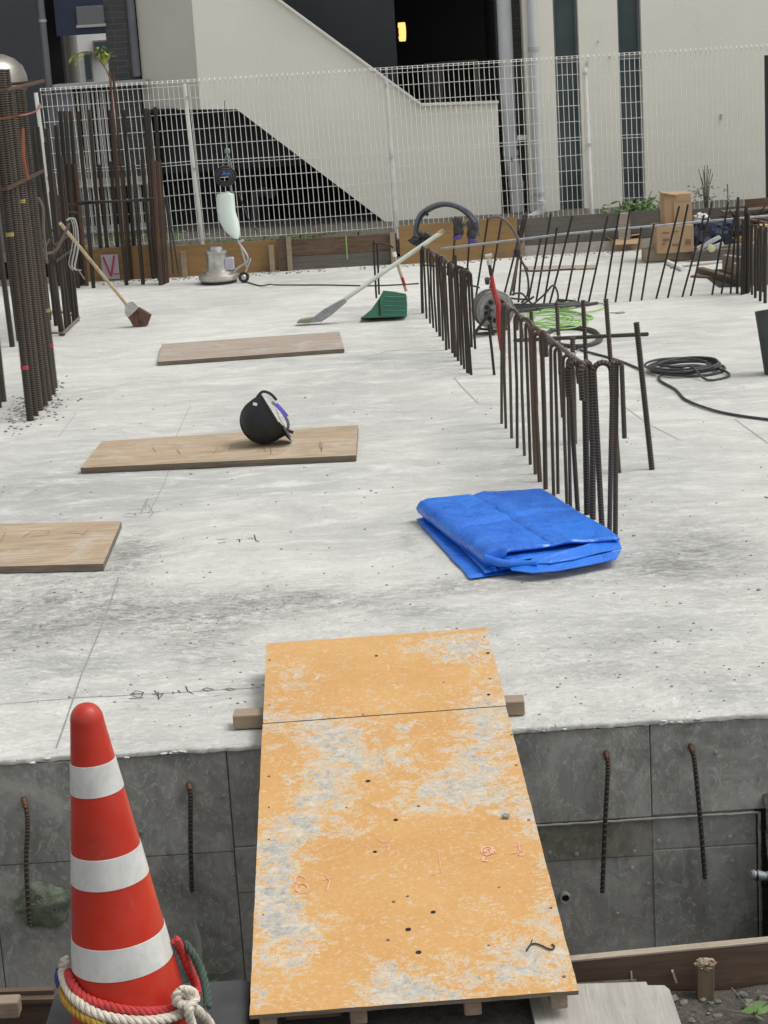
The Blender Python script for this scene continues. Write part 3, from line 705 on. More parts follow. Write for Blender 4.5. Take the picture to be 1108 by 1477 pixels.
# blackish post at the right edge
c = W(1106, 200, 19.5); A = MB(); A.box((c.x + .01, 19.5, 1.0), (.045, .045, 1.6), bev=.004); A.box((c.x + .01, 19.47, .9), (.06, .02, .03))
solo('dark_post', A, M_blackp, 'black square steel post at the right edge in front of the cream wall', 'post', (c.x, 19.5, .2), smooth=False)

# ================================================================= RETAINING BOARDS ALONG THE BACK
def edging(px0, pt0, px1, pt1, Y, mt, label, thick=.02, bottom=-.03, stakes=(), lower=None, extra=None):
    a, b_ = W(px0, pt0, Y), W(px1, pt1, Y); root = thing('retaining_board', label, 'board', ((a.x + b_.x) / 2, Y, 0), 'boards along the back edge of the slab')
    A = MB(); A.prism([(a.x, Y, bottom), (b_.x, Y, bottom), (b_.x, Y, b_.z), (a.x, Y, a.z)], (0, thick, 0)); part('board', A, mt, root, False)
    if lower: A = MB(); A.box(((a.x + b_.x) / 2, Y - .014, lower[0] / 2), (b_.x - a.x - .02, .022, lower[0])); part('lower_board', A, lower[1], root, False)
    for sx_, st_ in stakes:
        c = W(sx_, st_, Y - .04); A = MB(); A.box((c.x, Y - .042, c.z / 2 - .02), (.05, .035, c.z + .04)); part('stake', A, M_timberx, root, False)
    return root
edging(100, 362, 232, 352, 19.55, M_yellowply, 'yellow-brown form board behind the left rebar column', stakes=())
edging(236, 356, 400, 346, 19.5, M_yellowply, 'yellow-brown form board behind the floor polisher', stakes=((264, 362), (391, 354)))
edging(400, 344, 418, 343, 19.46, M_brown, 'narrow dark board between the polisher board and the wood-grain board')
edging(419, 346, 572, 336, 19.5, M_grain, 'dark board with bold wood grain right of the floor polisher', stakes=((416, 343), (566, 336)), lower=(.13, M_greyboard))
edging(575, 326, 745, 313, 19.42, M_yellowply, 'ochre plywood sheet behind the hanging gloves')
edging(746, 316, 950, 303, 19.5, M_greyboard, 'long dark grey board below the slot windows', stakes=((730, 330), (752, 325), (905, 308)), lower=(.10, M_greyply))
edging(951, 305, 1180, 290, 19.55, M_greyboard, 'dark board behind the cardboard boxes')
c0, c1 = W(145, 368, 19.5), W(173, 402, 19.5)
sg = thing('notice_sheet', 'white sheet with a red V-shaped mark on the yellow-brown board at left', 'sign', ((c0.x + c1.x) / 2, 19.5, c1.z))
A = MB(); A.box(((c0.x + c1.x) / 2, 19.505, (c0.z + c1.z) / 2), (c1.x - c0.x, .006, c0.z - c1.z)); part('sheet', A, simple('white_sheet', (.40, .39, .44), (.33, .32, .37), 5, .6, 0), sg, False)
A = MB(); zt_, zb_ = c0.z - .02, c1.z + .03; xm = (c0.x + c1.x) / 2
A.bar((xm - .06, 19.498, zt_), (xm, 19.498, zb_), .018, .004, (0, 1, 0)); A.bar((xm + .05, 19.496, zt_ + .005), (xm + .003, 19.496, zb_), .02, .004, (0, 1, 0)); A.bar((xm + .03, 19.497, zb_ + .02), (xm + .085, 19.497, zb_ + .02), .01, .004, (0, 1, 0))
part('red_mark', A, M_labelred, sg, False)
# green tag line on the grain board
a = W(499, 340, 19.47); A = MB(); A.tube([a, W(501, 374, 19.47)], .006, 5); solo('hanging_string', A, M_lime, 'thin green string hanging on the wood-grain board', 'cord', tuple(W(501, 374, 19.47)))
# small debris at the foot of the boards
A = MB()
random.seed(11)
for i in range(420):
    px = random.uniform(60, 1090); y = random.uniform(19.2, 19.5); x = random.uniform(-3.0, 3.4); r = random.uniform(.004, .014)
    A.blob((x, y, r * .4), (r, r, r * .6), .4, 2, i, 6, 4)
part('back_edge_grit', A, M_crumb, slab, True, kind='stuff')

# ================================================================= REBAR
def rodpts(a, b, n=2, bend=0.0):
    a, b = Vector(a), Vector(b); return [a.lerp(b, i / (n - 1)) for i in range(n)]
def ribbed(A, pts_a, pts_b, r, pitch, n=8):
    a, b = Vector(pts_a), Vector(pts_b); L = (b - a).length; k = int(L / pitch); P = []; R = []
    for i in range(k):
        for t, rr in ((.0, 1.0), (.38, 1.0), (.5, 1.24), (.82, 1.24)):
            P.append(a.lerp(b, (i + t) / k)); R.append(r * rr)
    P.append(b); R.append(r); A.tube(P, R, n, ribs=True)
def rebar(basepx, toppx, r, label, group, mt=None, Y=None, rib=None, Ytop=None, n=6, sink=.02, name='rebar'):
    b = G(*basepx) if Y is None else W(basepx[0], basepx[1], Y)
    t = W(toppx[0], toppx[1], Ytop if Ytop else b.y); A = MB(); d = (t - b).normalized(); b0 = b - d * sink
    if rib: ribbed(A, b0, t, r, rib, 10)
    else: A.tube([b0, b0.lerp(t, .5) + Vector((random.gauss(0, .002), 0, 0)), t], r, n)
    return solo(name, A, mt or M_rebar, label, 'rebar', tuple(b0), group)

# (1) thick ribbed bundle at the left
gname = 'thick ribbed rebars of the left front column'
LB = [(44, 607, -12), (51, 600, -5), (58, 592, 2), (65, 586, 9), (71, 578, 16), (76, 569, 23), (79, 560, 31)]
tags = {0: ('nearest thick ribbed rebar of the left column, with a red tape mark near its foot'), 6: ('farthest thick ribbed rebar of the left column row, with red and yellow tape')}
for i, (x, y, tx) in enumerate(LB):
    o = rebar((x, y), (tx, 100 if i < 4 else 128), .021, tags.get(i, ORD[i] + ' thick ribbed rebar from the near end of the left column row'), gname, M_rebar_dk, rib=.0145)
    b = G(x, y)
    if i in (0, 6, 3):
        for py, mt in ((530, M_labelred), (338, M_labelyel)) if i == 0 else (((498, M_labelred), (448, M_labelyel)) if i == 6 else ((290, M_labelyel),)):
            px = x + (py - y) * (tx - x) / ((100 if i < 4 else 128) - y); c = W(px, py, b.y); A = MB(); A.lathe([(.026, -.012), (.026, .012)], c, 12); part('tape_mark', A, mt, o)
for i, (x, y, tx) in enumerate([(18, 500, -30), (28, 492, -18), (38, 486, -6)]):
    rebar((x, y), (tx, 128), .02, ORD[i] + ' from the left of three thick rebars behind the ribbed left column row', 'back rebars of the left front column', M_rebar_dk, rib=.0145)
for i, (x, y) in enumerate([(5, 579), (-2, 588), (-9, 612)]):
    rebar((x, y), (x - 52, 110), .021, ('farthest', 'middle', 'nearest')[i] + ' of three thick ribbed rebars cut by the left edge of the photo', 'rebars at the left frame edge', M_rebar_dk, rib=.0145)
# loose ties of the column: two bands
for py, nm in ((128, 'rust-brown square tie around the top of the left rebar column'), (266, 'rust-brown square tie round the left rebar column at mid height')):
    a = W(-2, py, 12.9); b_ = W(42, py - 2, 13.5); A = MB(); zz = a.z
    A.tube([(a.x - .2, 12.4, zz), (b_.x + .03, 12.45, zz), (b_.x + .06, 13.75, zz + .01), (a.x - .2, 13.75, zz), ], .013, 6, closed=True)
    solo('rebar_tie', A, M_rebar_rust, nm, 'rebar tie', (a.x, 12.9, zz))
A = MB(); A.tube(smoothpath([W(0, 172, 12.4), W(18, 168, 12.35), W(34, 166, 12.4), W(52, 160, 13.8), W(58, 150, 16)], 5), .006, 6)
A.tube(smoothpath([W(33, 185, 12.38), W(34, 225, 12.36), W(40, 258, 12.38)], 5), .010, 6)
solo('orange_strap', A, M_orange, 'orange strap tied across the tall left rebar column', 'strap', tuple(W(18, 168, 12.35)))
# crumbs at the column foot
A = MB(); random.seed(21)
for i in range(300):
    q = random.random(); p = G(20 + 66 * q + random.gauss(0, 14), 608 - 45 * q + random.gauss(0, 10)); r = random.uniform(.003, .011)
    A.blob((p.x, p.y, r * .3), (r * 1.3, r, r * .6), .5, 2, i, 7, 5)
part('column_foot_crumbs', A, M_crumb, slab, True, kind='stuff')

# (2) stirrup cage bars to the left of the broom
gname = 'rebars of the left middle column'
for i, (bx, by, tx, ty) in enumerate(sorted([(81, 470, 48, 184), (88, 484, 54, 183), (91, 484, 56, 250), (96, 476, 68, 186), (101, 470, 70, 210), (107, 466, 81, 181), (112, 463, 88, 225), (79, 455, 52, 215), (86, 452, 60, 240), (94, 448, 66, 205), (60, 470, 30, 190), (68, 480, 40, 200), (104, 450, 78, 260), (72, 462, 45, 230)])):
    rebar((bx, by), (tx, ty), .017, ORD[i] + ' by its foot from the left in the cage the wooden broom leans on', gname, M_rebar if i % 2 else M_rebar_dk)
for k, (h, lab) in enumerate(((.03, 'pale mortar-coated square tie at the foot of the broom column'), (.62, 'square rebar tie low on the broom column'), (.75, 'square rebar tie at broom-top height on the broom column'))):
    A = MB(); q = [G(52, 484), G(91, 486), G(115, 463), G(78, 452)]
    A.tube([(p.x, p.y, h) for p in q], .011, 6, closed=True); solo('rebar_tie', A, M_rebar_tan if k == 0 else M_rebar, lab, 'rebar tie', tuple(q[1]))
A = MB(); A.tube(smoothpath([W(64, 366, 15.2), W(80, 362, 15.2), W(92, 340, 15.2), W(100, 322, 15.2)], 4), .011, 6); solo('bent_rebar', A, M_rebar_tan, 'short bent rebar poking out below the top of the wooden broom handle', 'rebar', tuple(W(80, 362, 15.2)))
A = MB(); A.tube(smoothpath([W(55, 285, 15), W(62, 300, 15), W(63, 330, 15), W(68, 380, 15)], 4), .011, 6); A.tube([W(62, 362, 15.1), W(72, 345, 15.1)], .01, 6)
solo('pale_stick', A, M_rebar_tan, 'pale crooked rod hanging in the broom column cage', 'rod', tuple(W(68, 380, 15)))
# wire bundle hanging
wb = thing('wire_bundle', 'bundle of pale tie wires hung over the rebar above the broom handle', 'tie wire', tuple(W(104, 330, 15.1)))
random.seed(9)
for i in range(7):
    A = MB(); s = random.gauss(0, 2.5); A.tube(smoothpath([W(96 + s * .3, 318, 15.1), W(104 + s, 315, 15.1), W(109 + s, 335, 15.1), W(107 + s * 1.6, 360, 15.1), W(103 + s * 1.5, 383 + s, 15.1), W(110 + s * 2, 390, 15.1)], 5), .0032, 5)
    part('wire', A, M_alu, wb)
A = MB(); A.tube([W(112, 388, 15.1), W(122, 403, 15.1)], .006, 5); part('wire_end', A, M_rebar_tan, wb)

# (3) far left column: tall and short bars
gt = 'tall rebars of the far left column'; gs = 'short rebars of the far left column'
def c3(p): return (60 + p[0] / 4.925, 120 + p[1] / 4.925)
tall = [((132, 198), (232, 1450)), ((168, 198), (262, 1455)), ((205, 198), (300, 1440)), ((258, 200), (370, 1455)), ((337, 188), (440, 1400)), ((487, 190), (605, 1435)), ((583, 190), (675, 1380)), ((737, 180), (812, 1385)), ((760, 190), (838, 1400)), ((808, 170), (886, 1420)), ((38, 322), (150, 1440)), ((100, 300), (190, 1430))]
for i, (t, b) in enumerate(tall): rebar(c3(b), c3(t), .0195, (ORD[i] + ' from the left of ten tall rebars of the far left column' if i < 10 else ('leftmost lower-topped rebar of the far left column, by the fence post', 'second lower-topped rebar from the left in the far left column')[i - 10]), gt, M_rebar if i % 3 else M_rebar_dk)
short = [((410, 578), (490, 1400)), ((492, 555), (560, 1385)), ((650, 565), (722, 1430)), ((715, 545), (797, 1390)), ((65, 770), (130, 1440)), ((130, 795), (175, 1450)), ((572, 600), (640, 1395))]
for i, (t, b) in enumerate(short): rebar(c3(b), c3(t), .0195, 'short dark rebar of the far left column, ' + ('left one in the middle', 'second in the middle', 'right of the rod pair', 'just left of the right cluster', 'lowest at the far left', 'second lowest at the far left', 'behind the slender rods')[i], gs, M_rebar)
for i, dx in enumerate((0, 22, 44, 66)): rebar(c3((255 + dx, 1440)), c3((172 + dx, 572)), .022, ORD[i] + ' from the left in the reddish-brown left cluster of the far left column', 'rusty cluster of the far left column', M_rebar_rust if i % 2 else M_rebar)
for i, dx in enumerate((0, 14, 30, 44)): rebar(c3((848 + dx, 1435 - dx * .4)), c3((792 + dx, 545 + i * 6)), .022, ORD[i] + ' from the left in the tight brown right cluster of the far left column', 'brown cluster of the far left column', M_rebar if i % 2 else M_rebar_rust)
for i, (tx, ty, bx, by) in enumerate([(158, 102, 183, 408), (163, 102, 186, 405), (160, 128, 180, 300)]):
    rebar((bx, by), (tx, ty), .011, ('left', 'right', 'shorter middle')[i] + ' one of the slender rusty rods rising to the fence top at left', 'slender rods of the far left column', M_rebar_rust)
for (a, b_, lab) in (((84, 297), (222, 286), 'upper horizontal tie rod across the far left column'), ((112, 291), (220, 289), 'doubled horizontal tie rod across the far left column'), ((84, 306), (112, 307), 'short lower tie rod at the left of the far left column')):
    A = MB(); A.tube([W(a[0], a[1], 18.3), W(b_[0], b_[1], 18.35)], .010, 6); solo('rebar_tie', A, M_rebar_dk, lab, 'rebar tie', tuple(W(a[0], a[1], 18.3)))
for bx, tx in ((250, 237), (258, 240)):  # two cables
    A = MB(); A.tube(smoothpath([W(tx, 284, 19.3), W(tx + 6, 320, 19.3), W(bx, 395, 19.3)], 4), .009, 6); solo('black_cable', A, M_cable, ('left' if bx == 250 else 'right') + ' thin black cable hanging beside the far left column', 'cable', tuple(W(bx, 395, 19.3)), 'two thin cables right of the far left column')
# climbing sprig above fence
sp = thing('sprig', 'sprig with yellow-green leaves beside the slender rods above the fence', 'plant', tuple(W(150, 115, 19)))
A = MB(); A.tube(smoothpath([W(160, 118, 19), W(150, 95, 19), W(130, 75, 19), W(112, 78, 19)], 4), .006, 5); A.tube([W(150, 95, 19), W(155, 82, 19)], .004, 5); part('stem', A, M_stem, sp)
A = MB(); random.seed(4)
for i in range(34):
    q = random.choice([(112, 78), (150, 78), (155, 85), (118, 72), (105, 82)]); c = W(q[0] + random.gauss(0, 6), q[1] + random.gauss(0, 5), 19 + random.gauss(0, .05)); d = Vector((random.gauss(0, 1), random.gauss(0, 1), random.gauss(0, .6))).normalized() * .05; e = d.cross(Vector((0, .3, 1))).normalized() * .018
    A.add([c - d, c + e, c + d, c - e], [(0, 1, 2, 3)])
part('leaf', A, simple('yellow_green_leaf', (.30, .34, .05), (.20, .26, .05), 20, .5, 0), sp, False)

# (4) hooked rows
def hooked(base, toppx, r, label, group, mt, hook=.035, down=.09, ang=0.0, rib=None, lean=0.0):
    b = G(*base); t = W(toppx[0], toppx[1], b.y); A = MB(); H = t.z - hook; ax = Vector((math.cos(ang), math.sin(ang), 0))
    top = Vector((t.x, t.y, H)); c = top + ax * hook
    P = [b - Vector((0, 0, .02)), b.lerp(top, .5) + Vector((random.gauss(0, .003), random.gauss(0, .003), 0)), top]
    P += arc(c, hook, math.pi, 0, 8, ax)[1:]; P += [c + ax * hook + Vector((random.gauss(0, .004), 0, -down))]
    if rib:
        Q = []; R = []; L = 0
        seg = []
        for i in range(len(P) - 1):
            n = max(1, int((P[i + 1] - P[i]).length / (rib / 4)))
            for j in range(n): Q.append(P[i].lerp(P[i + 1], j / n))
        Q.append(P[-1]); R = [r * (1.14 if (i % 4) >= 2 else 1.0) for i in range(len(Q))]; A.tube(Q, R, 8, ribs=True)
    else: A.tube(P, r, 8)
    return solo('hooked_rebar', A, mt, label, 'rebar', tuple(b), group)
gn = 'hooked rebars of the near row beside the blue tarp'
near = [(723.5, 611), (729.8, 618), (738, 632), (746, 646), (756.6, 657.5), (765, 670), (773, 684), (779, 695), (787, 705.6), (793.7, 700), (798.8, 717.7), (805, 712), (809.6, 723), (818, 727), (823, 731)]
random.seed(2)
tops = [(724, 438), (727, 440), (733, 446), (742, 454), (751, 459), (758, 466), (765, 473), (770, 480), (781, 478), (786, 486), (794, 496), (800, 502), (805, 506), (812, 512), (818, 516)]
for i, (b, t) in enumerate(zip(near, tops)):
    if i in (9, 12): continue
    rust = i in (6, 7, 8)
    hooked(b, t, .0082 if not rust else .0115, ORD[i] + ' hooked rebar from the far end of the row behind the blue tarp' if not rust else ('left', 'middle', 'right')[i - 6] + ' one of three rust-brown hooked rebars in the near row', gn if not rust else 'bright rusty hooks in the near row', M_rebar_rust if rust else M_rebar, hook=.032, down=.08 + random.uniform(-.02, .04), ang=random.choice([-1.25, -1.35, 1.9, -.8]) + random.uniform(-.2, .2), rib=.012)
hooked((833.6, 737), (821, 518), .0110, 'stout hooked rebar left of the thick ribbed pair in the near row', gn, M_rebar_dk, .036, .10, -.9, rib=.012)
hooked((847, 742), (843, 521), .0145, 'thick ribbed hooked rebar of the pair at the near end, left one', gn, M_rebar_dk, .044, .12, 3.4, rib=.014)
hooked((855, 749), (852, 521), .0140, 'thick ribbed hooked rebar of the pair at the near end, right one', gn, M_rebar_dk, .042, .13, 4.0, rib=.014)
hooked((868.5, 759), (856, 524), .0130, 'thick rebar whose hook bends to the right at the near end of the row', gn, M_rebar_dk, .042, .12, .1, rib=.014)
hooked((879, 767), (884, 521), .011, 'last rebar but one at the near end of the row, leaning right', gn, M_rebar, .013, .16, .9, rib=.012)
hooked((887.5, 773), (889, 523), .011, 'nearest rebar of the hooked row, beside the tarp corner', gn, M_rebar, .013, .34, -.5, rib=.012)
gf = 'hooked rebars of the far row'
N = 15
for i in range(N):
    q = i / (N - 1); p0, p1 = (609.7, 452), (674, 538); bx = p0[0] + (p1[0] - p0[0]) * q ** .92; by = p0[1] + (p1[1] - p0[1]) * q ** .92
    tx, ty = 607 + (668 - 607) * q, 355 + (392 - 355) * q
    if i == N - 1: tx, ty = 666, 391
    lab = {0: 'farthest hooked rebar, at the end where the black glove lies', N - 1: 'nearest hooked rebar of the far row, before the gap'}.get(i, ORD[i] + ' hooked rebar from the far end of the far row')
    hooked((bx, by), (tx + random.uniform(-1, 1), ty + random.uniform(-1.5, 1.5)), .0085 if i % 5 else .0125, lab, gf, M_rebar if i % 3 else M_rebar_dk, .032, .06 + random.random() * .05, random.choice([-1.3, 1.8, -.7]) + random.uniform(-.2, .2))
for bx, by, tx, ty in ((680, 541, 674, 400), (677, 539, 670, 398)): hooked((bx, by), (tx - 4, ty - 7), .009, ('right' if bx == 680 else 'left') + ' leg rebar of the tall narrow loop closing the far row', 'closing loop of the far row', M_rebar, .022, .5, -.2)
for bx, by, tx, ty, lab in ((644, 505, 640, 385, 'red-taped thin bar in the far row'), (661, 520, 657, 368, 'thin straight bar poking above the far hooked row')):
    rebar((bx, by), (tx, ty), .010, lab, None, M_rebar)
# rods lying in the hooks
A = MB(); A.tube(smoothpath([W(604, 354, 16.2), W(640, 372, 15.0), W(672, 402, 13.9)], 5), .012, 7); solo('tie_rod', A, M_rebar_tan, 'mortar-coated rod lying in the hooks of the far row', 'rebar', tuple(W(640, 372, 15.0)))
pA, pB = W(724, 441, G(723, 611).y), W(833, 527, G(833, 737).y); A = MB(); P = [pA.lerp(pB, i / 120) + Vector((.03, 0, .0)) for i in range(121)]
A.tube(P, [.012 * (1.12 if (i // 2) % 2 else 1) for i in range(121)], 7); solo('tie_rod', A, M_rebar_tan, 'pale mortar-coated rod threaded through the hooks of the near row', 'rebar', tuple(pA))
A = MB(); A.tube([W(607, 382, 16.0), W(676, 388, 15.6)], .007, 6); solo('tie_rod', A, M_rebar, 'thin dark rod tied across the top of the far hooked row', 'rebar', tuple(W(640, 385, 15.8)))
for px, py in ((604, 352), (612, 357)): pass
# tie wires
A = MB(); random.seed(8)
for i in range(26):
    q = random.random(); c = pA.lerp(pB, q) + Vector((.03, 0, 0)); A.tube(arc(c, .018, 0, 6, 10, (random.gauss(0, .3), .3, 0), (0, 0, 1)), .0022, 4)
    A.tube([c, c + Vector((random.gauss(0, .03), random.gauss(0, .02), random.gauss(0, .03)))], .002, 4)
solo('tie_wire', A, M_alu, 'twisted tie wires along the rod of the near hooked row', 'tie wire', tuple(pA))

# (5) taller grid bars behind the near row
gg = 'tall straight bars behind the near hooked row'
for bx, by, tx, ty, lab in ((774, 582, 766, 448, 'short first bar of the tall straight grid behind the rusty hooks'), (812, 602, 803, 436, 'second bar of the tall straight grid, in front of the green hose'), (851, 635, 841, 433, 'third bar of the tall straight grid, above the cable'), (893, 682, 874, 431, 'fourth bar of the tall straight grid, tallest near the row end')):
    rebar((bx, by), (tx, ty), .011, lab, gg, M_rebar_dk, rib=.014)
rebar((940.5, 677), (918, 465), .0135, 'leaning free-standing rebar crossing the black cable, right of the near row', gg, M_rebar_dk, rib=.014)
rebar((829, 640), (826, 486), .013, 'short straight stub bar just behind the near hooks', gg, M_rebar, rib=.014)
A = MB(); ribbed(A, W(742, 491, 11.6), W(934, 482, 10.45), .0095, .014); solo('tie_rod', A, M_rebar_dk, 'horizontal bar tied across the tall straight grid bars', 'rebar', tuple(W(840, 487, 11)))

# (6) slanted row
gsl = 'slanting thin rebars of the rear row'
def c7(p): return (740 + p[0] / 3.01, 260 + p[1] / 3.01)
sl = [((2, 500), (45, 165)), ((-12, 500), (60, 150)), ((68, 515), (125, 235)), ((100, 530), (165, 145)), ((132, 545), (192, 205)), ((157, 545), (258, 155)), ((228, 537), (287, 235)), ((283, 527), (345, 220)), ((328, 533), (412, 155)), ((398, 528), (462, 140)), ((445, 530), (508, 125)), ((508, 527), (558, 205)), ((558, 522), (612, 190)), ((622, 514), (722, 112)), ((672, 512), (760, 105)), ((735, 507), (830, 150)), ((772, 502), (865, 95)), ((865, 497), (935, 95)), ((905, 493), (962, 160)), ((945, 492), (977, 75))]
YS = 16.1
for b_s, t_s in sl:
    b, t = c7(b_s), c7(t_s); bb = G(*b); rebar(b, t, .0085, ORD[sl.index((b_s, t_s))] + ' from the left of the slanting thin rebars under the long grey rod', gsl, M_rebar_dk)
for n_, (b, t) in enumerate((((686, 432), (704, 315)), ((704, 432), (724, 314)), ((650, 430), (656, 343)), ((672, 432), (677, 349)), ((726, 430), (756, 310)), ((748, 436), (752, 370)))):
    rebar(b, t, .0085, ('under the right glove', 'right of the gloves', 'under the left glove', 'between the gloves', 'under the tan hose loop', 'short, below the tan hose')[n_] + ': thin rebar behind the cable reel', 'thin bars behind the cable reel', M_rebar_dk)
A = MB(); A.tube([W(636, 359, 16.15), W(820, 337, 16.25), W(1112, 311, 16.45)], .0105, 7); solo('tie_rod', A, M_galv, 'long pale grey rod tied across the slanting rear rebars', 'rebar', tuple(W(820, 337, 16.2)))

# (7) right rear cage
def c4(p): return (900 + p[0] / 5.327, 260 + p[1] / 5.327)
gr_ = 'rebars of the cage at the right edge'
for i, (b, t, r) in enumerate(sorted([((905, 880), (915, 300), .010), ((920, 875), (925, 310), .012), ((938, 868), (940, 200), .015), ((950, 870), (955, 250), .015), ((962, 860), (965, 300), .012), ((985, 880), (985, 330), .010), ((1010, 905), (1012, 340), .012), ((1047, 930), (1052, 350), .012), ((1085, 945), (1092, 360), .014), ((870, 870), (878, 130), .012), ((1070, 860), (1075, 330), .010), ((1030, 850), (1035, 300), .010)])):
    rebar(c4(b), c4(t), r, ORD[i] + ' vertical rebar from the left in the cage at the right edge', gr_, M_rebar_dk if i % 2 else M_rebar)
for k, (a, b_) in enumerate((((865, 305), (1125, 392)), ((900, 290), (1125, 330)), ((940, 270), (1125, 300)))):
    A = MB(); A.tube([W(*c4(a), 16.6), W(*c4(b_), 15.6 + k)], .011, 6); solo('tie_rod', A, M_rebar_tan if k == 0 else M_rebar_rust, ('pale front top rail of the right rebar cage', 'middle rusty top rail of the right rebar cage', 'rear rusty top rail of the right rebar cage')[k], 'rebar', tuple(W(*c4(a), 16.6)))
# opening with timber lining
A = MB(); p = G(1040, 398); A.box((3.55, 17.1, .004), (1.2, 1.1, .004)); solo('floor_opening', A, M_hole, 'dark floor opening inside the right rebar cage', 'opening', (3.5, 17.1, 0), smooth=False)  # flat dark sheet on the slab stands in for the opening's shade
for (a, b_, lab, mt) in (((1010, 394), (1066, 411), 'short brown timber lying left of the right floor opening', M_brown), ((1046, 392), (1070, 396), 'upright brown block at the corner of the right floor opening', M_timberx), ((1062, 404), (1078, 414), 'brown block standing in front of the right floor opening', M_timber)):
    a, b_ = G(*a), G(*b_); A = MB(); h = .05 if mt is M_brown else .15; A.bar((a.x, a.y, h / 2 + .004), (b_.x, b_.y, h / 2 + .004), .06, h); solo('timber_block', A, mt, lab, 'timber', tuple(a), smooth=False)
A = MB(); A.box((3.45, 16.55, .12), (.7, .02, .24)); solo('opening_lining', A, M_greyboard, 'grey board standing in the right rebar cage', 'board', (3.45, 16.55, 0), smooth=False)

# (8) bent bars out of the trench wall
gb = 'rebars bent down over the trench wall'
for (q, lab) in ((((35, 1155), (40, 1185), (38, 1250), (43, 1335)), 'bent rebar on the trench wall over the green sheet, far left'), (((273, 1133), (275, 1150), (275, 1210), (277, 1286)), 'bent rebar on the trench wall between cone and ramp'), (((875, 1088), (877, 1110), (873, 1190), (869, 1287)), 'left of the two bent rebars on the wall right of the ramp'), (((997, 1078), (1002, 1100), (1010, 1180), (1017, 1267)), 'right of the two bent rebars on the wall right of the ramp')):
    P0 = W(*q[0], EDGE + .02); P = smoothpath([P0, W(*q[0], EDGE - .02), W(*q[1], EDGE - .035), W(*q[2], EDGE - .035), W(*q[3], EDGE - .03)], 46); A = MB()
    L = [P[0]]
    for p in P[1:]:
        if (p - L[-1]).length > .0022: L.append(p)
    A.tube(L, [.0080 * (1.17 if i % 4 >= 2 else .95) for i in range(len(L))], 9, ribs=True); rb = thing('bent_rebar', lab, 'rebar', tuple(P0), gb)
    part('bar', A, M_bentbar, rb); A = MB(); k = max(3, len(L) // 5); A.tube(L[:k], [.0102 * (1.1 if i % 4 >= 2 else 1) for i in range(k)], 9); part('rusty_root', A, M_rebar_rust, rb)

# ================================================================= PLYWOOD BOARDS ON THE SLAB
def board(corners, th, mt, label, layers=1, marks=(), h0=.004):
    C = [G(*c) for c in corners]; ctr = sum(C, Vector()) / 4; ang = math.atan2((C[1] - C[0]).y, (C[1] - C[0]).x)
    root = thing('plywood_board', label, 'board', (ctr.x, ctr.y, 0))
    z = h0
    for L in range(layers):
        A = MB(); off = Vector((random.uniform(-.006, .006), random.uniform(-.006, .006), 0)) if L < layers - 1 else Vector()
        P = []
        n = 14
        for k in range(4):
            a, b = C[k], C[(k + 1) % 4]
            for i in range(n):
                p = a.lerp(b, i / n) + off; p += Vector((fbm(p.x * 12, p.y * 12, L), fbm(p.y * 12, p.x * 12, L), 0)) * .003
                P.append((p.x, p.y, z))
        tt = th / layers - .002
        A.prism([(p[0], p[1], p[2] + tt - .0015) for p in P], (0, 0, -(tt - .0015))); e = part('edge_layers', A, M_plyedge, root, False)
        A = MB(); A.prism([(p[0] , p[1] , z + tt) for p in P], (0, 0, -.0013)); part('top_face', A, mt, root, False)
        z += th / layers
    for mk in marks:
        A = MB(); ribbon(A, [G(x, y, h0 + th + .0002) for x, y in mk], .004); part('pencil_mark', A, M_brownink, root, False)
    return root
def ribbon(A, pts, wd):
    pts = [Vector(p) for p in pts]; n = len(pts); k = len(A.v)
    for i in range(n):
        t = (pts[min(i + 1, n - 1)] - pts[max(i - 1, 0)]).normalized(); s = Vector((-t.y, t.x, 0)) * wd / 2
        A.v += [pts[i] + s, pts[i] - s]
    for i in range(n - 1): A.f.append((k + 2 * i, k + 2 * i + 1, k + 2 * i + 3, k + 2 * i + 2))
b2 = board([(117, 684), (514, 666), (517, 622), (148, 645)], .036, M_ply, 'weathered plywood board under the black helmet', 2,
           marks=[[(220, 645), (225, 652)], [(255, 648), (260, 655)], [(308, 655), (314, 645)], [(330, 650), (334, 643)], [(372, 650), (380, 645), (384, 652)], [(390, 645), (391, 655)], [(460, 640), (464, 650)], [(403, 645), (440, 641)], [(320, 648), (345, 646)], [(462, 637), (465, 645), (463, 652)]])
b3 = board([(228, 528), (497, 509), (490, 484), (234, 502)], .03, M_ply_pink, 'pale plywood board lying alone in front of the dustpan and brooms', 1)
b1 = board([(-160, 832), (150, 824), (176, 762), (-120, 768)], .035, M_ply, 'tan plywood board cut by the left edge of the photo', 1,
           marks=[[(32, 775), (48, 765), (72, 766), (68, 771), (45, 774)], [(95, 768), (120, 770)], [(118, 772), (128, 763)], [(100, 766), (112, 765)], [(0, 782), (8, 768)]])
b4 = board([(752, 392), (858, 389), (862, 384), (757, 386)], .012, M_ply_pink, 'thin brown board lying flat on the far right part of the slab', 1)

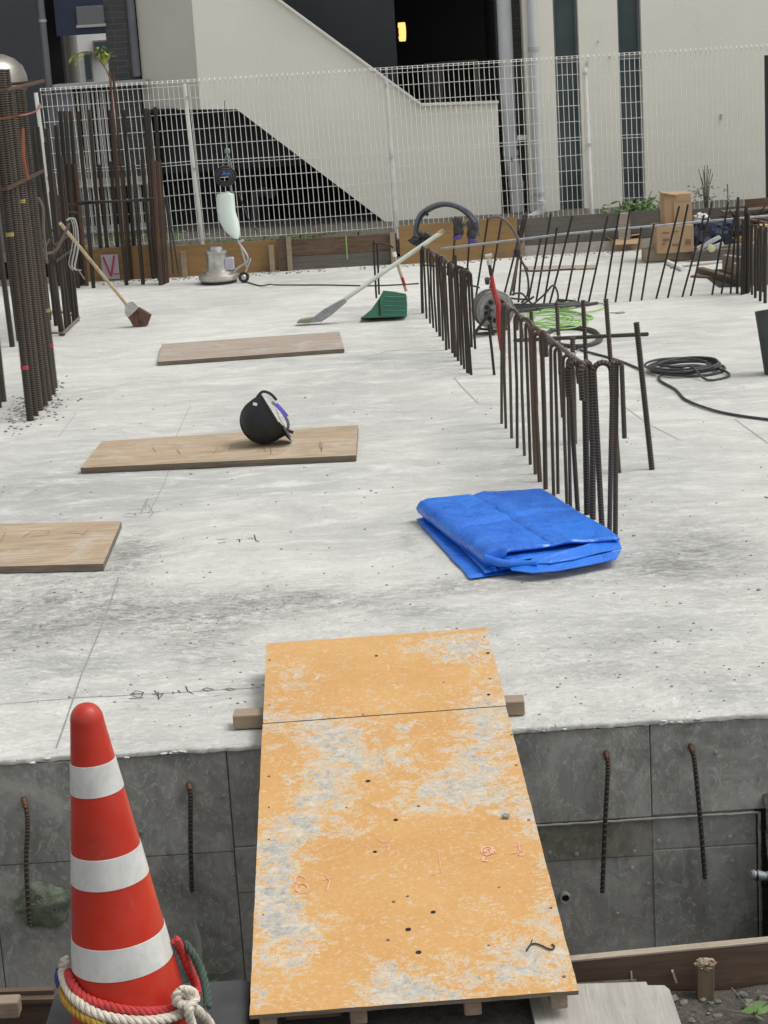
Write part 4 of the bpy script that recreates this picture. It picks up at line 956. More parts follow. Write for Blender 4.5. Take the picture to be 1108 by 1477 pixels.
# ================================================================= MARKS ON THE SLAB
def mark(strokes, label, mt=None, wd=.006):
    A = MB(); allp = []
    for s in strokes:
        P = [G(*p) for p in s]; Q = []
        for i in range(len(P) - 1):
            n = max(1, int((P[i + 1] - P[i]).length / .05)); Q += [P[i].lerp(P[i + 1], j / n) for j in range(n)]
        Q.append(P[-1]); Q = [Vector((q.x, q.y, slabz(q.x, q.y) + .0016)) for q in Q]; ribbon(A, Q, wd); allp += Q
    o = part('ink_mark', A, mt or M_pencil, slab, False, label=label); return o
mark([[(171, 833), (160, 868), (140, 920), (118, 973), (95, 1040), (81, 1080)]], 'dark snapped ink line running from the left board to the slab edge', wd=.007)
mark([[(0, 1016), (105, 1007), (240, 1000), (378, 992)]], 'faint chalk line parallel to the slab edge', wd=.004)
mark([[(110, 596), (85, 630)], [(275, 585), (262, 612), (250, 640)], [(258, 640), (236, 700), (214, 742)]], 'faint layout line between the boards', wd=.0035)
mark([[(188, 1003), (196, 997), (207, 999), (203, 1007), (191, 1004)], [(188, 1001), (207, 1001)], [(186, 1008), (207, 1007)], [(223, 996), (230, 1008), (236, 1000)], [(228, 998), (229, 1010)], [(220, 1002), (236, 1001)], [(249, 998), (251, 1001)], [(257, 996), (260, 1000)], [(268, 990), (271, 998), (279, 1001)], [(292, 995), (298, 993), (308, 995), (300, 998), (292, 995)], [(325, 995), (331, 993), (340, 995), (332, 997), (325, 995)]], 'handwritten grey layout characters near the slab edge', M_ink, .005)
mark([[(313, 779), (325, 778)], [(314, 784), (326, 783)], [(341, 779), (350, 778)], [(345, 778), (346, 783)], [(358, 778), (362, 776), (365, 778)], [(367, 772), (369, 780), (374, 782)]], 'small handwritten marks in the middle of the slab', M_ink, .006)
mark([[(213, 720), (209, 735)], [(210, 724), (203, 742)], [(214, 728), (221, 740), (215, 747)], [(180, 742), (232, 738)], [(178, 746), (200, 746)], [(185, 736), (205, 734)], [(208, 722), (219, 721)]], 'handwritten arrow-like mark behind the left board', M_pencil, .007)
mark([[(540, 513), (556, 507), (580, 505)], [(525, 521), (545, 515)]], 'dark hairline crack right of the pale board', wd=.008)
mark([[(880, 573), (905, 590), (935, 612), (980, 635)], [(1060, 605), (1108, 640)]], 'faint layout line on the right part of the slab', wd=.006)
mark([[(655, 545), (668, 560), (690, 582)]], 'faint layout line between the hooked rows', wd=.006)
# loose pebbles on the slab
A = MB(); random.seed(14)
for i in range(520):
    px = random.uniform(0, 1108); py = 560 + 500 * random.random() ** .8; p = G(px, py)
    if p.y < EDGE + .03: continue
    r = random.uniform(.0015, .0055) * (1 + .5 * (random.random() < .05)); A.blob((p.x, p.y, slabz(p.x, p.y) + r * .35), (r * 1.3, r, r * .6), .4, 2, i, 6, 4)
part('loose_grit', A, M_crumb, slab, True, kind='stuff')

# ================================================================= RAMP
RT0, RT1 = G(382, 925, .125), G(704, 910, .125)
top_c = (RT0 + RT1) / 2; bot0, bot1 = G(365, 1453, -.02), G(833, 1440, -.02)
bot_c = (bot0 + bot1) / 2
xdir = ((RT1 - RT0).normalized() + (bot1 - bot0).normalized()).normalized(); ydir = (top_c - bot_c); LR = ydir.length; ydir.normalize()
xdir = (xdir - ydir * xdir.dot(ydir)).normalized(); zdir = xdir.cross(ydir)
RM = Matrix((xdir, ydir, zdir)).transposed()
def R3(u, v, h=0): return bot_c + xdir * u + ydir * v + zdir * h       # u across, v up the ramp
def Rpx(px, py):                                                        # photo pixel -> (u, v) on the ramp face
    d = Vector(ray(px, py)); o = Vector((0, 0, CAMH)); t = (bot_c - o).dot(zdir) / d.dot(zdir); q = o + d * t - bot_c
    return q.dot(xdir), q.dot(ydir)
ramp = thing('plywood_ramp', 'worn ochre plywood ramp with timber battens bridging from the bank up to the slab', 'ramp', tuple(bot_c))
vseam = Rpx(560, 1031)[1]
HW = ((RT1 - RT0).length + (bot1 - bot0).length) / 4
patches = [(640, 935, 50, 14, .7), (680, 940, 40, 20, .7), (690, 925, 40, 14, .4), (615, 925, 20, 8, .4), (415, 985, 26, 24, .62), (440, 975, 20, 16, .5), (400, 1035, 30, 10, .5), (430, 1050, 50, 18, .75), (480, 1060, 40, 22, .7), (495, 1095, 40, 34, .8), (470, 1135, 40, 34, .75), (455, 1150, 30, 24, .55),
           (540, 1092, 40, 9, .5), (580, 1055, 20, 22, .7), (545, 1015, 20, 8, .5), (580, 1095, 30, 10, .62), (695, 1020, 34, 34, .75), (705, 1070, 40, 40, .85), (650, 1130, 44, 22, .9), (610, 1145, 26, 14, .8), (700, 1150, 44, 18, .85), (685, 1100, 26, 22, .6), (755, 1170, 24, 20, .6),
           (610, 1170, 40, 10, .5), (500, 1200, 50, 8, .5), (420, 1215, 34, 26, .95), (395, 1250, 24, 34, .85), (405, 1320, 34, 28, 1.0), (440, 1345, 34, 18, .95), (400, 1290, 20, 30, .75), (395, 1400, 28, 34, .9), (440, 1185, 40, 10, .8), (445, 1380, 24, 10, .4), (580, 1420, 50, 26, 1.15), (630, 1438, 60, 14, .95), (560, 1405, 18, 16, .5), (735, 1365, 44, 20, .9), (775, 1385, 34, 18, .95), (790, 1340, 20, 24, .85), (740, 1408, 60, 12, .8), (720, 1315, 30, 8, .5), (760, 1210, 20, 16, .3), (790, 1290, 20, 20, .35), (520, 1265, 30, 8, .2), (560, 1160, 20, 8, .3), (700, 1230, 14, 10, .35), (470, 1010, 14, 6, .3), (700, 1400, 50, 14, .4), (800, 1420, 20, 12, .4), (380, 1440, 14, 10, .4)]
PB = []
for px, py, rx, ry, k in patches:
    c = Rpx(px, py); a = Rpx(px + rx, py); b = Rpx(px, py - ry); PB.append((c[0], c[1], abs(a[0] - c[0]) * 1.15, abs(b[1] - c[1]) * 1.15, k))
random.seed(31)
def rpanel(v0, v1, u_shift, lift):
    nu, nv = 70, int(70 * (v1 - v0) / .9); me = bpy.data.meshes.new('panel'); vv = []; wv2 = []; ff = []
    for s in (0, 1):
        for j in range(nv + 1):
            for i in range(nu + 1):
                u = -HW + 2 * HW * i / nu + u_shift; v = v0 + (v1 - v0) * j / nv; e = 0
                du = .003 * fbm(v * 9, i, 2) if i in (0, nu) else 0; dv = .003 * fbm(u * 14, j, 4) if j in (0, nv) else 0
                p = R3(u + du, v + dv, lift + (0 if s == 0 else -.012) + .0012 * fbm(u * 3, v * 3)) - bot_c; vv.append(tuple(p))
                w_ = 0
                for cu, cv, ru, rv, k in PB:
                    d = ((u - cu) / ru) ** 2 + ((v - cv) / rv) ** 2
                    if d < 6: w_ += k * .44 * math.exp(-d * .75)
                w_ += .10 * max(0, 1 - min(abs(u + HW), abs(u - HW)) / .05) + .02
                wv2.append(min(.70, w_) + .005)
    n1_ = (nu + 1) * (nv + 1)
    for j in range(nv):
        for i in range(nu):
            a = j * (nu + 1) + i; ff.append((a, a + 1, a + nu + 2, a + nu + 1)); a += n1_; ff.append((a, a + nu + 1, a + nu + 2, a + 1))
    for i in range(nu): ff.append((i + 1, i, i + n1_, i + 1 + n1_)); a = nv * (nu + 1) + i; ff.append((a, a + 1, a + 1 + n1_, a + n1_))
    for j in range(nv): a = j * (nu + 1); ff.append((a, a + nu + 1, a + nu + 1 + n1_, a + n1_)); a += nu; ff.append((a + nu + 1, a, a + n1_, a + nu + 1 + n1_))
    me.from_pydata(vv, [], ff); me.update(); me.attributes.new('wear', 'FLOAT', 'POINT').data.foreach_set('value', wv2)
    me.materials.append(M_ochre); me.materials.append(M_plyedge)
    for p in me.polygons[2 * nu * nv:]: p.material_index = 1
    o = bpy.data.objects.new('panel', me); col.objects.link(o); o.parent = ramp; return o
rpanel(0, vseam - .0015, 0, 0); rpanel(vseam + .0015, LR, .002, .002)
for i, u in enumerate((-HW + .045, -.145, .15, HW - .05)):
    A = MB(); A.bar(R3(u, .012, -.036), R3(u, 1.52, -.034), .045, .044, zdir, bev=.003); part('batten', A, M_timber, ramp, False)
A = MB(); A.bar(R3(-HW + .09, .05, -.034), R3(-.19, .05, -.034), .012, .03, zdir); part('kicker', A, M_brown, ramp, False)
A = MB(); ca, cb = G(337, 1030, .05), G(756, 1009, .05); v = (ca + cb) / 2; A.bar((ca.x, ca.y, .031), (cb.x, cb.y, .031), .075, .05, bev=.003); part('cross_timber', A, M_timberx, ramp, False)
# screws, holes, chips
for px, py, r in [(389, 953, .0045), (543, 947, .006), (704, 943, .007), (699, 920, .003), (707, 980, .005), (389, 1018, .003), (705, 1003, .006), (524, 1032, .004), (388, 1120, .004), (531, 1127, .008), (571, 1183, .007), (388, 1165, .003), (604, 1163, .005), (541, 1229, .006), (763, 1183, .005), (388, 1211, .003), (589, 1341, .008), (568, 1301, .005), (588, 1293, .004), (625, 1316, .007), (560, 1356, .005), (604, 1374, .008), (814, 1409, .005), (380, 1320, .003), (795, 1310, .004), (738, 1060, .004), (745, 1104, .004), (720, 1280, .003), (640, 985, .003), (500, 1165, .003), (705, 1374 - 10, .003)]:
    u, v = Rpx(px, py); A = MB(); A.lathe([(r, -.0005), (r, .0022), (r * .6, .0023)], R3(u, v, 0 if v < vseam else .002), 10, RM); part('screw_hole', A, M_hole if r > .0055 else M_plyedge, ramp)
u, v = Rpx(730, 1180); A = MB(); A.blob(R3(u, v, .006), (.012, .010, .009), .4, 2, 3, 12, 8); solo('pebble', A, M_crumb, 'small grey stone lying on the right side of the ochre ramp', 'stone', tuple(R3(u, v, 0)))
P = [R3(*Rpx(x, y), .004) for x, y in ((760, 1373), (765, 1365), (772, 1363), (782, 1366), (790, 1370), (797, 1371), (800, 1367), (796, 1364))]
A = MB(); A.tube(smoothpath(P, 5), .0026, 6); A.tube([P[1], R3(*Rpx(768, 1361), .012)], .002, 5); solo('tie_wire', A, M_rebar_rust, 'rusty bent piece of tie wire lying near the bottom of the ochre ramp', 'wire', tuple(P[3]))
def rmark(strokes, wd):
    A = MB(); k = 0
    for s in strokes:
        pts = [R3(*Rpx(x, y), .0022 if Rpx(x, y)[1] < vseam else .0042) for x, y in s]; n = len(pts); k = len(A.v)
        for i in range(n):
            t = (pts[min(i + 1, n - 1)] - pts[max(i - 1, 0)]).normalized(); sd_ = t.cross(zdir) * wd / 2 * random.uniform(.25, .95); A.v += [pts[i] + sd_, pts[i] - sd_]
        for i in range(n - 1): A.f.append((k + 2 * i, k + 2 * i + 1, k + 2 * i + 3, k + 2 * i + 2))
    part('chalk_mark', A, M_pink, ramp, False)
def circ(cx_, cy_, rx, ry, a0=0, a1=6.4, n=12): return [(cx_ + rx * math.cos(a0 + (a1 - a0) * i / n), cy_ + ry * math.sin(a0 + (a1 - a0) * i / n)) for i in range(n + 1)]
rmark([[(657, 919), (672, 957)], circ(678, 925, 6, 5), circ(682, 938, 6, 5), circ(684, 951, 6, 5), [(645, 959), (660, 961)]], .004)
rmark([circ(433, 1270, 8, 6), circ(436, 1282, 9, 7), [(470, 1262), (476, 1272), (472, 1285)], [(466, 1270), (478, 1266)]], .006)
rmark([circ(703, 1228, 9, 6), circ(704, 1229, 5, 4), circ(702, 1230, 2, 2), [(710, 1222), (716, 1230), (706, 1233)], [(698, 1236), (696, 1242), (704, 1243)]], .010)
rmark([[(738, 1222), (756, 1218)], [(748, 1214), (750, 1230)], [(735, 1232), (752, 1229)], [(733, 1243), (745, 1241)], circ(752, 1231, 4, 4)], .005)
rmark([[(545, 1210), (552, 1216), (572, 1213)], [(550, 1222), (562, 1220), (560, 1228)], [(533, 1160), (548, 1168), (556, 1158)], [(632, 1226), (637, 1258), (620, 1264)], [(668, 985), (680, 982), (676, 990)]], .005)

# grey plywood scraps and timbers at the ramp foot
A = MB(); P = [G(x, y, -.10) for x, y in ((835, 1419), (932, 1416), (936, 1424), (985, 1540), (790, 1560), (760, 1420))]; A.prism([(p.x, p.y, p.z) for p in P], (0, 0, -.018)); solo('plywood_sheet', A, M_greyply, 'grey weathered plywood sheet lying under the right foot of the ramp', 'board', tuple(P[0]), smooth=False)
A = MB(); P = [G(x, y, -.115) for x, y in ((925, 1421), (958, 1421), (966, 1427), (1004, 1540), (940, 1545))]; A.prism([(p.x, p.y, p.z) for p in P], (0, 0, -.012)); solo('plywood_sheet', A, M_greyply, 'lower grey plywood offcut with rounded corner sticking out right of the top sheet', 'board', tuple(P[0]), smooth=False)
A = MB(); A.box((.05, 4.2, -.16), (1.1, 1.2, .08)); solo('footing_block', A, M_soil, 'packed earth step under the foot of the ramp', 'earth step', (.05, 4.2, -.2), smooth=False)
# plank on edge + stake on the right
YPk = 4.88
tl, tr = W(828, 1388, YPk), W(1125, 1358, YPk)
pk = thing('edge_plank', 'dark brown plank standing on edge along the trench right of the ramp', 'board', ((tl.x + tr.x) / 2, YPk, -.4))
A = MB(); A.prism([(tl.x - .15, YPk, -.45), (tr.x + .3, YPk, -.45), (tr.x + .3, YPk, tr.z + .01), (tl.x - .15, YPk, tl.z - .005)], (0, .028, 0)); part('board', A, M_brown, pk, False)
A = MB(); A.bar((tl.x - .15, YPk + .014, tl.z - .002), (tr.x + .3, YPk + .014, tr.z + .013), .030, .005); part('pale_top_edge', A, M_brownend, pk, False)
A = MB(); random.seed(6)
for i in range(1):
    x = random.choice([.62, .67, .88, .92]) + random.gauss(0, .03); A.bar((x, YPk - .006, -.135 - random.random() * .02), (x + random.gauss(0, .02), YPk - .012, -.17 - random.random() * .03), .004, .003)
part('splinters', A, M_brownend, pk, False, kind='stuff')
s0, s1 = W(1017, 1388, YPk - .05), W(1015, 1458, YPk - .05)
st_ = thing('wooden_stake', 'splintered wooden stake driven in against the dark plank at lower right', 'stake', tuple(s1))
A = MB(); A.bar((s0.x, s0.y, s0.z), (s1.x, s1.y, s1.z - .1), .045, .04, (0, 1, 0), bev=.003); part('post', A, wood('stake_wood', (.17, .125, .08), (.11, .08, .05), 2), st_, False)
A = MB()
for i in range(3):
    a = random.uniform(0, 6.28); A.bar((s0.x + random.uniform(-.02, .02), s0.y + random.uniform(-.02, .02), s0.z - .01), (s0.x + random.uniform(-.035, .035), s0.y + random.uniform(-.03, .03), s0.z + random.uniform(-.01, .02)), .008, .006)
A.blob((s0.x, s0.y, s0.z - .006), (.027, .024, .014), .5, 4, 2, 22, 14); part('frayed_head', A, simple('frayed_wood', (.34, .28, .20), (.16, .12, .08), 40, .9, .8, 60, bd=.01), st_, False)
A = MB(); q = [W(970, 1400, YPk - .02), W(973, 1412, YPk - .02)]; A.bar(q[0], q[1] + Vector((.005, 0, -.01)), .012, .006); solo('wood_sliver', A, M_brownend, 'thin pale wood sliver left of the splintered stake', 'wood sliver', tuple(q[1]), smooth=False)
A = MB(); random.seed(12)
for i in range(260):
    x = random.uniform(.5, 1.5); y = random.uniform(4.2, 4.84); r = random.uniform(.003, .012) * (2.2 if random.random() < .04 else 1); A.blob((x, y, soilh(x, y) + r * .3), (r * 1.3, r, r * .7), .5, 2, i, 7, 5)
struct('gravel', A, simple('gravel_stone', (.20, .19, .17), (.10, .095, .085), 30, .95, .5, 60), 'stuff', True)
lf = thing('weed', 'green broad leaves lying on the gravel in the lower right corner', 'plant', tuple(G(1085, 1465, -.2)))
A = MB()
for c_, L_, ang in (((1092, 1450), .06, .3), ((1082, 1457), .05, -.2), ((1102, 1456), .05, .6), ((1096, 1468), .03, 2.2)):
    c = G(*c_, -.16); d = Vector((math.cos(ang), math.sin(ang), .15)) * L_ / 2; e = Vector((-math.sin(ang), math.cos(ang), .3)) * L_ * .22
    A.add([c - d, c - d * .3 + e, c + d * .4 + e * .9, c + d, c + d * .4 - e * .9, c - d * .3 - e], [(0, 1, 2, 3), (0, 3, 4, 5)])
part('leaf', A, M_leaf, lf, False)
A = MB(); c = G(1088, 1464, -.17)
for i in range(7): A.tube([c, c + Vector((random.gauss(0, .06), random.gauss(0, .04), random.uniform(0, .04)))], .002, 4)
part('stem', A, M_stem, lf)
# nozzle at right edge
nz = thing('hose_nozzle', 'dark metal hose coupling with a green hose poking in at the right edge', 'hose', tuple(W(1095, 1262, 6.2)))
a, b_ = W(1083, 1261, 6.2), W(1104, 1264, 6.22); A = MB(); A.tube([a, a.lerp(b_, .1), a.lerp(b_, .5), b_], [.010, .017, .018, .014], 14); part('coupling', A, M_galv, nz)
A = MB(); A.lathe([(.021, -.004), (.021, .004)], a.lerp(b_, .4), 14, Matrix.Rotation(math.pi / 2, 3, 'Y')); part('ring', A, M_blackp, nz)
A = MB(); A.tube([b_, b_ + Vector((.08, .02, .0)), b_ + Vector((.3, .1, -.05))], .016, 12); part('hose', A, simple('green_rubber', (.03, .17, .11), (.02, .12, .08), 9, .5, 0), nz)
# timbers at bottom left
tp = W(0, 1442, 4.78); A = MB(); A.bar(W(-40, 1454, 4.78), W(29, 1451, 4.78), .05, .045, bev=.003); solo('timber_block', A, M_timberx, 'pale timber end at the bottom left corner', 'timber', tuple(tp), smooth=False)
A = MB(); A.bar(W(-60, 1444, 4.86), W(80, 1440, 4.86), .03, .012); A.bar(W(-60, 1456, 4.88), W(80, 1452, 4.88), .022, .11, (0, 0, 1)); solo('edge_plank', A, M_brown, 'dark brown plank along the trench left of the cone', 'board', tuple(tp), smooth=False)
A = MB(); A.prism([W(x, y, 4.90) for x, y in ((-60, 1458), (400, 1440), (400, 1560), (-60, 1560))], (0, .02, 0)); solo('edge_plank', A, M_brown, 'dark trench board behind the cone base', 'board', tuple(W(200, 1460, 4.90)), smooth=False)
# green sheet patch on the wall with circled 4
c = W(62, 1305, EDGE - .004)
gs_ = thing('green_sheet', 'round patch of dull green plastic sheet with a circled 4 on the trench wall', 'plastic sheet', tuple(c))
A = MB(); n = 48; k0 = 0; V = [c + Vector((0, -.016, 0))]; Fc = []
for ring in range(1, 9):
    for j in range(n):
        a = 2 * math.pi * j / n; r = ring / 8 * (.088 * (1 + .42 * fbm(math.cos(a) * 1.6, math.sin(a) * 1.6, 1) + .08 * fbm(math.cos(a) * 7, math.sin(a) * 7, 5)))
        V.append(c + Vector((r * math.cos(a) * 1.08, -.016 * (1 - (ring / 8) ** 2) - .016 * fbm(r * 30 + math.cos(a) * 2.5, math.sin(a) * 2.5 + r * 10, 2) * (ring / 8), r * math.sin(a))))
for j in range(n): Fc.append((0, 1 + j, 1 + (j + 1) % n))
for ring in range(7):
    for j in range(n): a = 1 + ring * n; Fc.append((a + j, a + n + j, a + n + (j + 1) % n, a + (j + 1) % n))
A.add(V, Fc); part('sheet', A, M_greensheet, gs_)
A = MB(); A.tube([c + Vector((.088 * math.cos(a) * 1.08, .0, .088 * math.sin(a))) for a in [i * 2 * math.pi / 40 for i in range(40)]], [.004 + .003 * abs(fbm(i * .5, 1)) for i in range(40)], 6, closed=True); None
cc = W(78, 1312, EDGE - .030)
def vstroke(A, pts, wd):
    for i in range(len(pts) - 1): A.bar(pts[i], pts[i + 1], wd, .0008, (0, 1, 0))
A = MB(); vstroke(A, [cc + Vector((.0165 * math.cos(a), 0, .0165 * math.sin(a))) for a in [i * math.pi / 10 for i in range(21)]], .0022)
vstroke(A, [cc + Vector((.003, 0, .010)), cc + Vector((-.008, 0, -.002)), cc + Vector((.009, 0, -.002))], .0022); vstroke(A, [cc + Vector((.004, 0, .007)), cc + Vector((.003, 0, -.010))], .0022); part('circled_4', A, M_ink, gs_, False)
cc = W(54, 1295, EDGE - .032); A = MB(); vstroke(A, [cc + Vector((-.010, 0, .006)), cc + Vector((.008, 0, .008))], .0025); vstroke(A, [cc + Vector((-.004, 0, .012)), cc + Vector((-.006, 0, -.010))], .0025); vstroke(A, [cc + Vector((-.012, 0, -.002)), cc + Vector((.008, 0, -.006))], .0025); vstroke(A, [cc + Vector((.004, 0, .004)), cc + Vector((.009, 0, -.010))], .0025); part('ink_scribble', A, M_ink, gs_, False)
# second green scrap right of the cone low
A = MB(); c = W(300, 1400, EDGE - .01)
for i in range(9): A.tube(smoothpath([c + Vector((-.06 + i * .008, -.01, .012 - i * .002)), c + Vector((0, -.03, .008 - i * .004)), c + Vector((.07 + random.gauss(0, .01), -.01, -.012 + i * .002))], 4), .004, 5)
solo('green_netting', A, M_greensheet, 'twisted dull green netting on the wall just right of the cone', 'netting', tuple(c))

# ================================================================= CONE, WEIGHT PLATE, ROPES
YC = 4.62
tipw = W(122, 1015, YC); bw = W(191, 1480, YC)
axis = (tipw - bw); LC = axis.length + .03; base_c = bw - axis.normalized() * .03; az = axis.normalized()
CM = az.to_track_quat('Z', 'Y').to_matrix()
cone = thing('traffic_cone', 'red traffic cone with three white reflective bands, ropes looped round its foot', 'traffic cone', tuple(base_c))
def cr(t):                                       # radius along the height fraction 0..1
    return .160 + (.036 - .160) * t
def cl_(t): return t * (LC - .0)
def cone_seg(t0, t1, dr, mt, name, n=10, dome=False, pr=None):
    pf = [(cr(t0 + (t1 - t0) * i / n) + dr, cl_(t0 + (t1 - t0) * i / n)) for i in range(n + 1)]
    if pr: pf = pr
    A = MB(); A.lathe(pf, base_c, 64, CM, False, False); return part(name, A, mt, cone)
def tpx(py): return 1 - (py - 1017) / 463.0
tt_ = [0, tpx(1421), tpx(1385), tpx(1287), tpx(1244), tpx(1152), tpx(1111)]
# solve projected bands directly
def axis_t(py, px=None):
    best = 0
    lo, hi = 0.0, 1.0
    for _ in range(30):
        mid = (lo + hi) / 2; P = base_c + az * (mid * LC)
        # front silhouette centre of the ring, nearest point to the camera
        d = (Vector((0, 0, CAMH)) - P); d = (d - az * d.dot(az)).normalized(); Q = P + d * cr(mid)
        v = Q - Vector((0, 0, CAMH)); fwd = Vector((0, math.cos(PITCH), -math.sin(PITCH))); upv = Vector((0, math.sin(PITCH), math.cos(PITCH)))
        X = v.x / v.dot(fwd) * F_PX; Yv = v.dot(upv) / v.dot(fwd) * F_PX; c, s = math.cos(ROLL), math.sin(ROLL)
        x = X * c - Yv * s; y = X * s + Yv * c; ppy = 738.5 - y
        if ppy > py: lo = mid
        else: hi = mid
    return lo
T = [axis_t(p) for p in (1415, 1369, 1285, 1240, 1151, 1106)]      # lower/upper edge of the three bands
TE = 1 - .075
pf = [(cr(i / 40), cl_(i / 40)) for i in range(0, 39)]
z0 = cl_(38 / 40); r0 = cr(38 / 40); hh = LC - z0
for i in range(1, 15):
    a = i / 14 * math.pi / 2; pf.append((max(.002, r0 * math.cos(a) ** .8), z0 + hh * math.sin(a)))
A = MB(); A.lathe(pf, base_c, 72, CM, False, True); part('body', A, M_red, cone)
for i in range(3):
    t0, t1 = T[2 * i], T[2 * i + 1]; A = MB()
    pf = [(cr(t0) + .0002, cl_(t0)), (cr(t0) + .0013, cl_(t0) + .0005)] + [(cr(t0 + (t1 - t0) * k / 8) + .0014, cl_(t0 + (t1 - t0) * k / 8)) for k in range(1, 8)] + [(cr(t1) + .0013, cl_(t1) - .0005), (cr(t1) + .0002, cl_(t1))]
    A.lathe(pf, base_c, 72, CM, False, False); part('reflective_band', A, M_refl, cone)
A = MB(); A.box(base_c + Vector((0, 0, -.012)), (.40, .40, .025), bev=.012); part('base_plate', A, M_red, cone, False)
# rubber weight plate beneath/behind
pl = thing('cone_weight', 'dark grey rubber weight plate under the traffic cone', 'cone weight', (base_c.x + .02, base_c.y + .05, base_c.z - .02))
zpl = G(340, 1418, base_c.z + .035)
# raised round-cornered plate made as a bevelled prism
def rrect(cx_, cy_, wx_, wy_, r, n=6, rot=0.0):
    P = []
    for (sx_, sy_, a0) in ((1, 1, 0), (-1, 1, math.pi / 2), (-1, -1, math.pi), (1, -1, 1.5 * math.pi)):
        for i in range(n + 1):
            a = a0 + math.pi / 2 * i / n; x = sx_ * (wx_ / 2 - r) + r * math.cos(a); y = sy_ * (wy_ / 2 - r) + r * math.sin(a)
            P.append((cx_ + x * math.cos(rot) - y * math.sin(rot), cy_ + x * math.sin(rot) + y * math.cos(rot)))
    return P
pc = G(212, 1480, base_c.z + .045)
pb, pr_ = G(300, 1413, base_c.z + .05), G(362, 1450, base_c.z + .05)
pxl = G(72, 1450, base_c.z + .05)
wpl = pr_.x - pxl.x
def slabplate(A, ring, z0, z1, bev):
    n = len(ring); cx_ = sum(p[0] for p in ring) / n; cy_ = sum(p[1] for p in ring) / n
    rr = [(z0, 0), (z1 - bev, 0), (z1 - bev * .35, .3 * bev), (z1, bev)]; k = len(A.v)
    for z, ins in rr:
        for x, y in ring:
            d = Vector((cx_ - x, cy_ - y)).normalized() * ins; A.v.append(Vector((x + d.x, y + d.y, z)))
    for a in range(3):
        for j in range(n): A.f.append((k + a * n + j, k + a * n + (j + 1) % n, k + (a + 1) * n + (j + 1) % n, k + (a + 1) * n + j))
    A.f.append(tuple(k + 3 * n + j for j in range(n))); A.f.append(tuple(k + j for j in range(n - 1, -1, -1)))
A = MB(); slabplate(A, rrect((pr_.x + pxl.x) / 2, pb.y - .27, wpl, .54, .035), base_c.z - .03, base_c.z + .048, .012); part('plate', A, M_black, pl)
A = MB(); slabplate(A, rrect((pr_.x + pxl.x) / 2, pb.y - .28, wpl + .03, .52, .03), base_c.z - .06, base_c.z - .031, .008); part('lower_plate', A, M_red, pl)
A = MB(); A.box(((pr_.x + pxl.x) / 2, pb.y - .5, (base_c.z - .06 - .6) / 2), (wpl - .02, 1.0, base_c.z - .06 + .6)); solo('concrete_block', A, M_wall, 'concrete block that the cone and its weight plate stand on', 'block', ((pr_.x + pxl.x) / 2, pb.y - .5, -.6), smooth=False)

def rope(name, pts, R, mt, label, twist=.045, cat='rope', parent=None, grp=None):
    P = smoothpath(pts, 14); Q = [P[0]]
    for p in P[1:]:
        while (p - Q[-1]).length > .0045: Q.append(Q[-1] + (p - Q[-1]).normalized() * .0045)
    m_ = len(Q); A = MB(); u = None; L = 0; S = [[], [], []]
    for i in range(m_):
        t = (Q[min(i + 1, m_ - 1)] - Q[max(i - 1, 0)]).normalized()
        if u is None: u = t.orthogonal().normalized()
        u = (u - t * u.dot(t)).normalized(); v = t.cross(u); a = 2 * math.pi * i * .0045 / twist
        for k in range(3): S[k].append(Q[i] + (u * math.cos(a + k * 2.094) + v * math.sin(a + k * 2.094)) * R * .5)
    for k in range(3): A.tube(S[k], R * .56, 8)
    if parent: return part(name, A, mt, parent)
    return solo(name, A, mt, label, cat, tuple(Q[0]), grp)
def cp(ang, h, off=.0):      # point around the cone: ang 0 = toward camera, positive to the right
    d = Vector((math.sin(ang), -math.cos(ang), 0)); return base_c + az * h + d * (cr(h / LC) + off)
def cpx(px, py, off=0):      # point near the cone surface seen at a pixel: march the ray
    d = Vector(ray(px, py)).normalized(); o = Vector((0, 0, CAMH)); best = None; t = 3.6
    bt, bd_ = None, 9
    while t < 5.6:
        p = o + d * t; h = (p - base_c).dot(az); rr = ((p - base_c) - az * h).length; e = rr - (cr(h / LC) + off)
        if e < 0: return p
        if e < bd_: bd_, bt = e, t
        t += .002
    return o + d * bt
# red rope
rope('red_rope', [cpx(253, 1355, .016), cpx(262, 1372, .016), cpx(273, 1398, .02), cpx(284, 1425, .02), cpx(278, 1448, .022), cpx(262, 1452, .016), cpx(230, 1458, .013), cpx(190, 1458, .013), cpx(150, 1450, .013), cpx(118, 1436, .013), cpx(104, 1418, .013), cpx(98, 1400, .0)], .0125, M_rope_r, 'red twisted rope looped round the foot of the traffic cone', .05)
rope('cream_rope', [cpx(95, 1383, .015), cpx(91, 1402, .014), cpx(98, 1425, .02), cpx(112, 1444, .026), cpx(135, 1460, .03), cpx(170, 1470, .03), cpx(210, 1473, .03), cpx(245, 1468, .03), cpx(268, 1458, .032), cpx(274, 1445, .05), cpx(268, 1432, .055), cpx(256, 1434, .05), cpx(256, 1446, .045), cpx(275, 1452, .06), cpx(290, 1462, .06), cpx(303, 1478, .06), cpx(312, 1500, .06)], .0135, M_rope_w, 'cream twisted rope knotted at the front right of the cone foot', .055)
rope('cream_rope', [cpx(262, 1428, .062), cpx(276, 1430, .062), cpx(282, 1442, .066), cpx(272, 1456, .07), cpx(276, 1475, .06), cpx(285, 1500, .06)], .0125, M_rope_w, 'short cream rope end hanging from the knot on the cone', .05)
rope('green_rope', [W(266, 1360, 4.66), W(280, 1378, 4.64), W(291, 1402, 4.62), W(298, 1430, 4.58), W(300, 1455, 4.54)], .011, M_rope_g, 'dark green rope hanging down behind the red rope on the cone', .05)
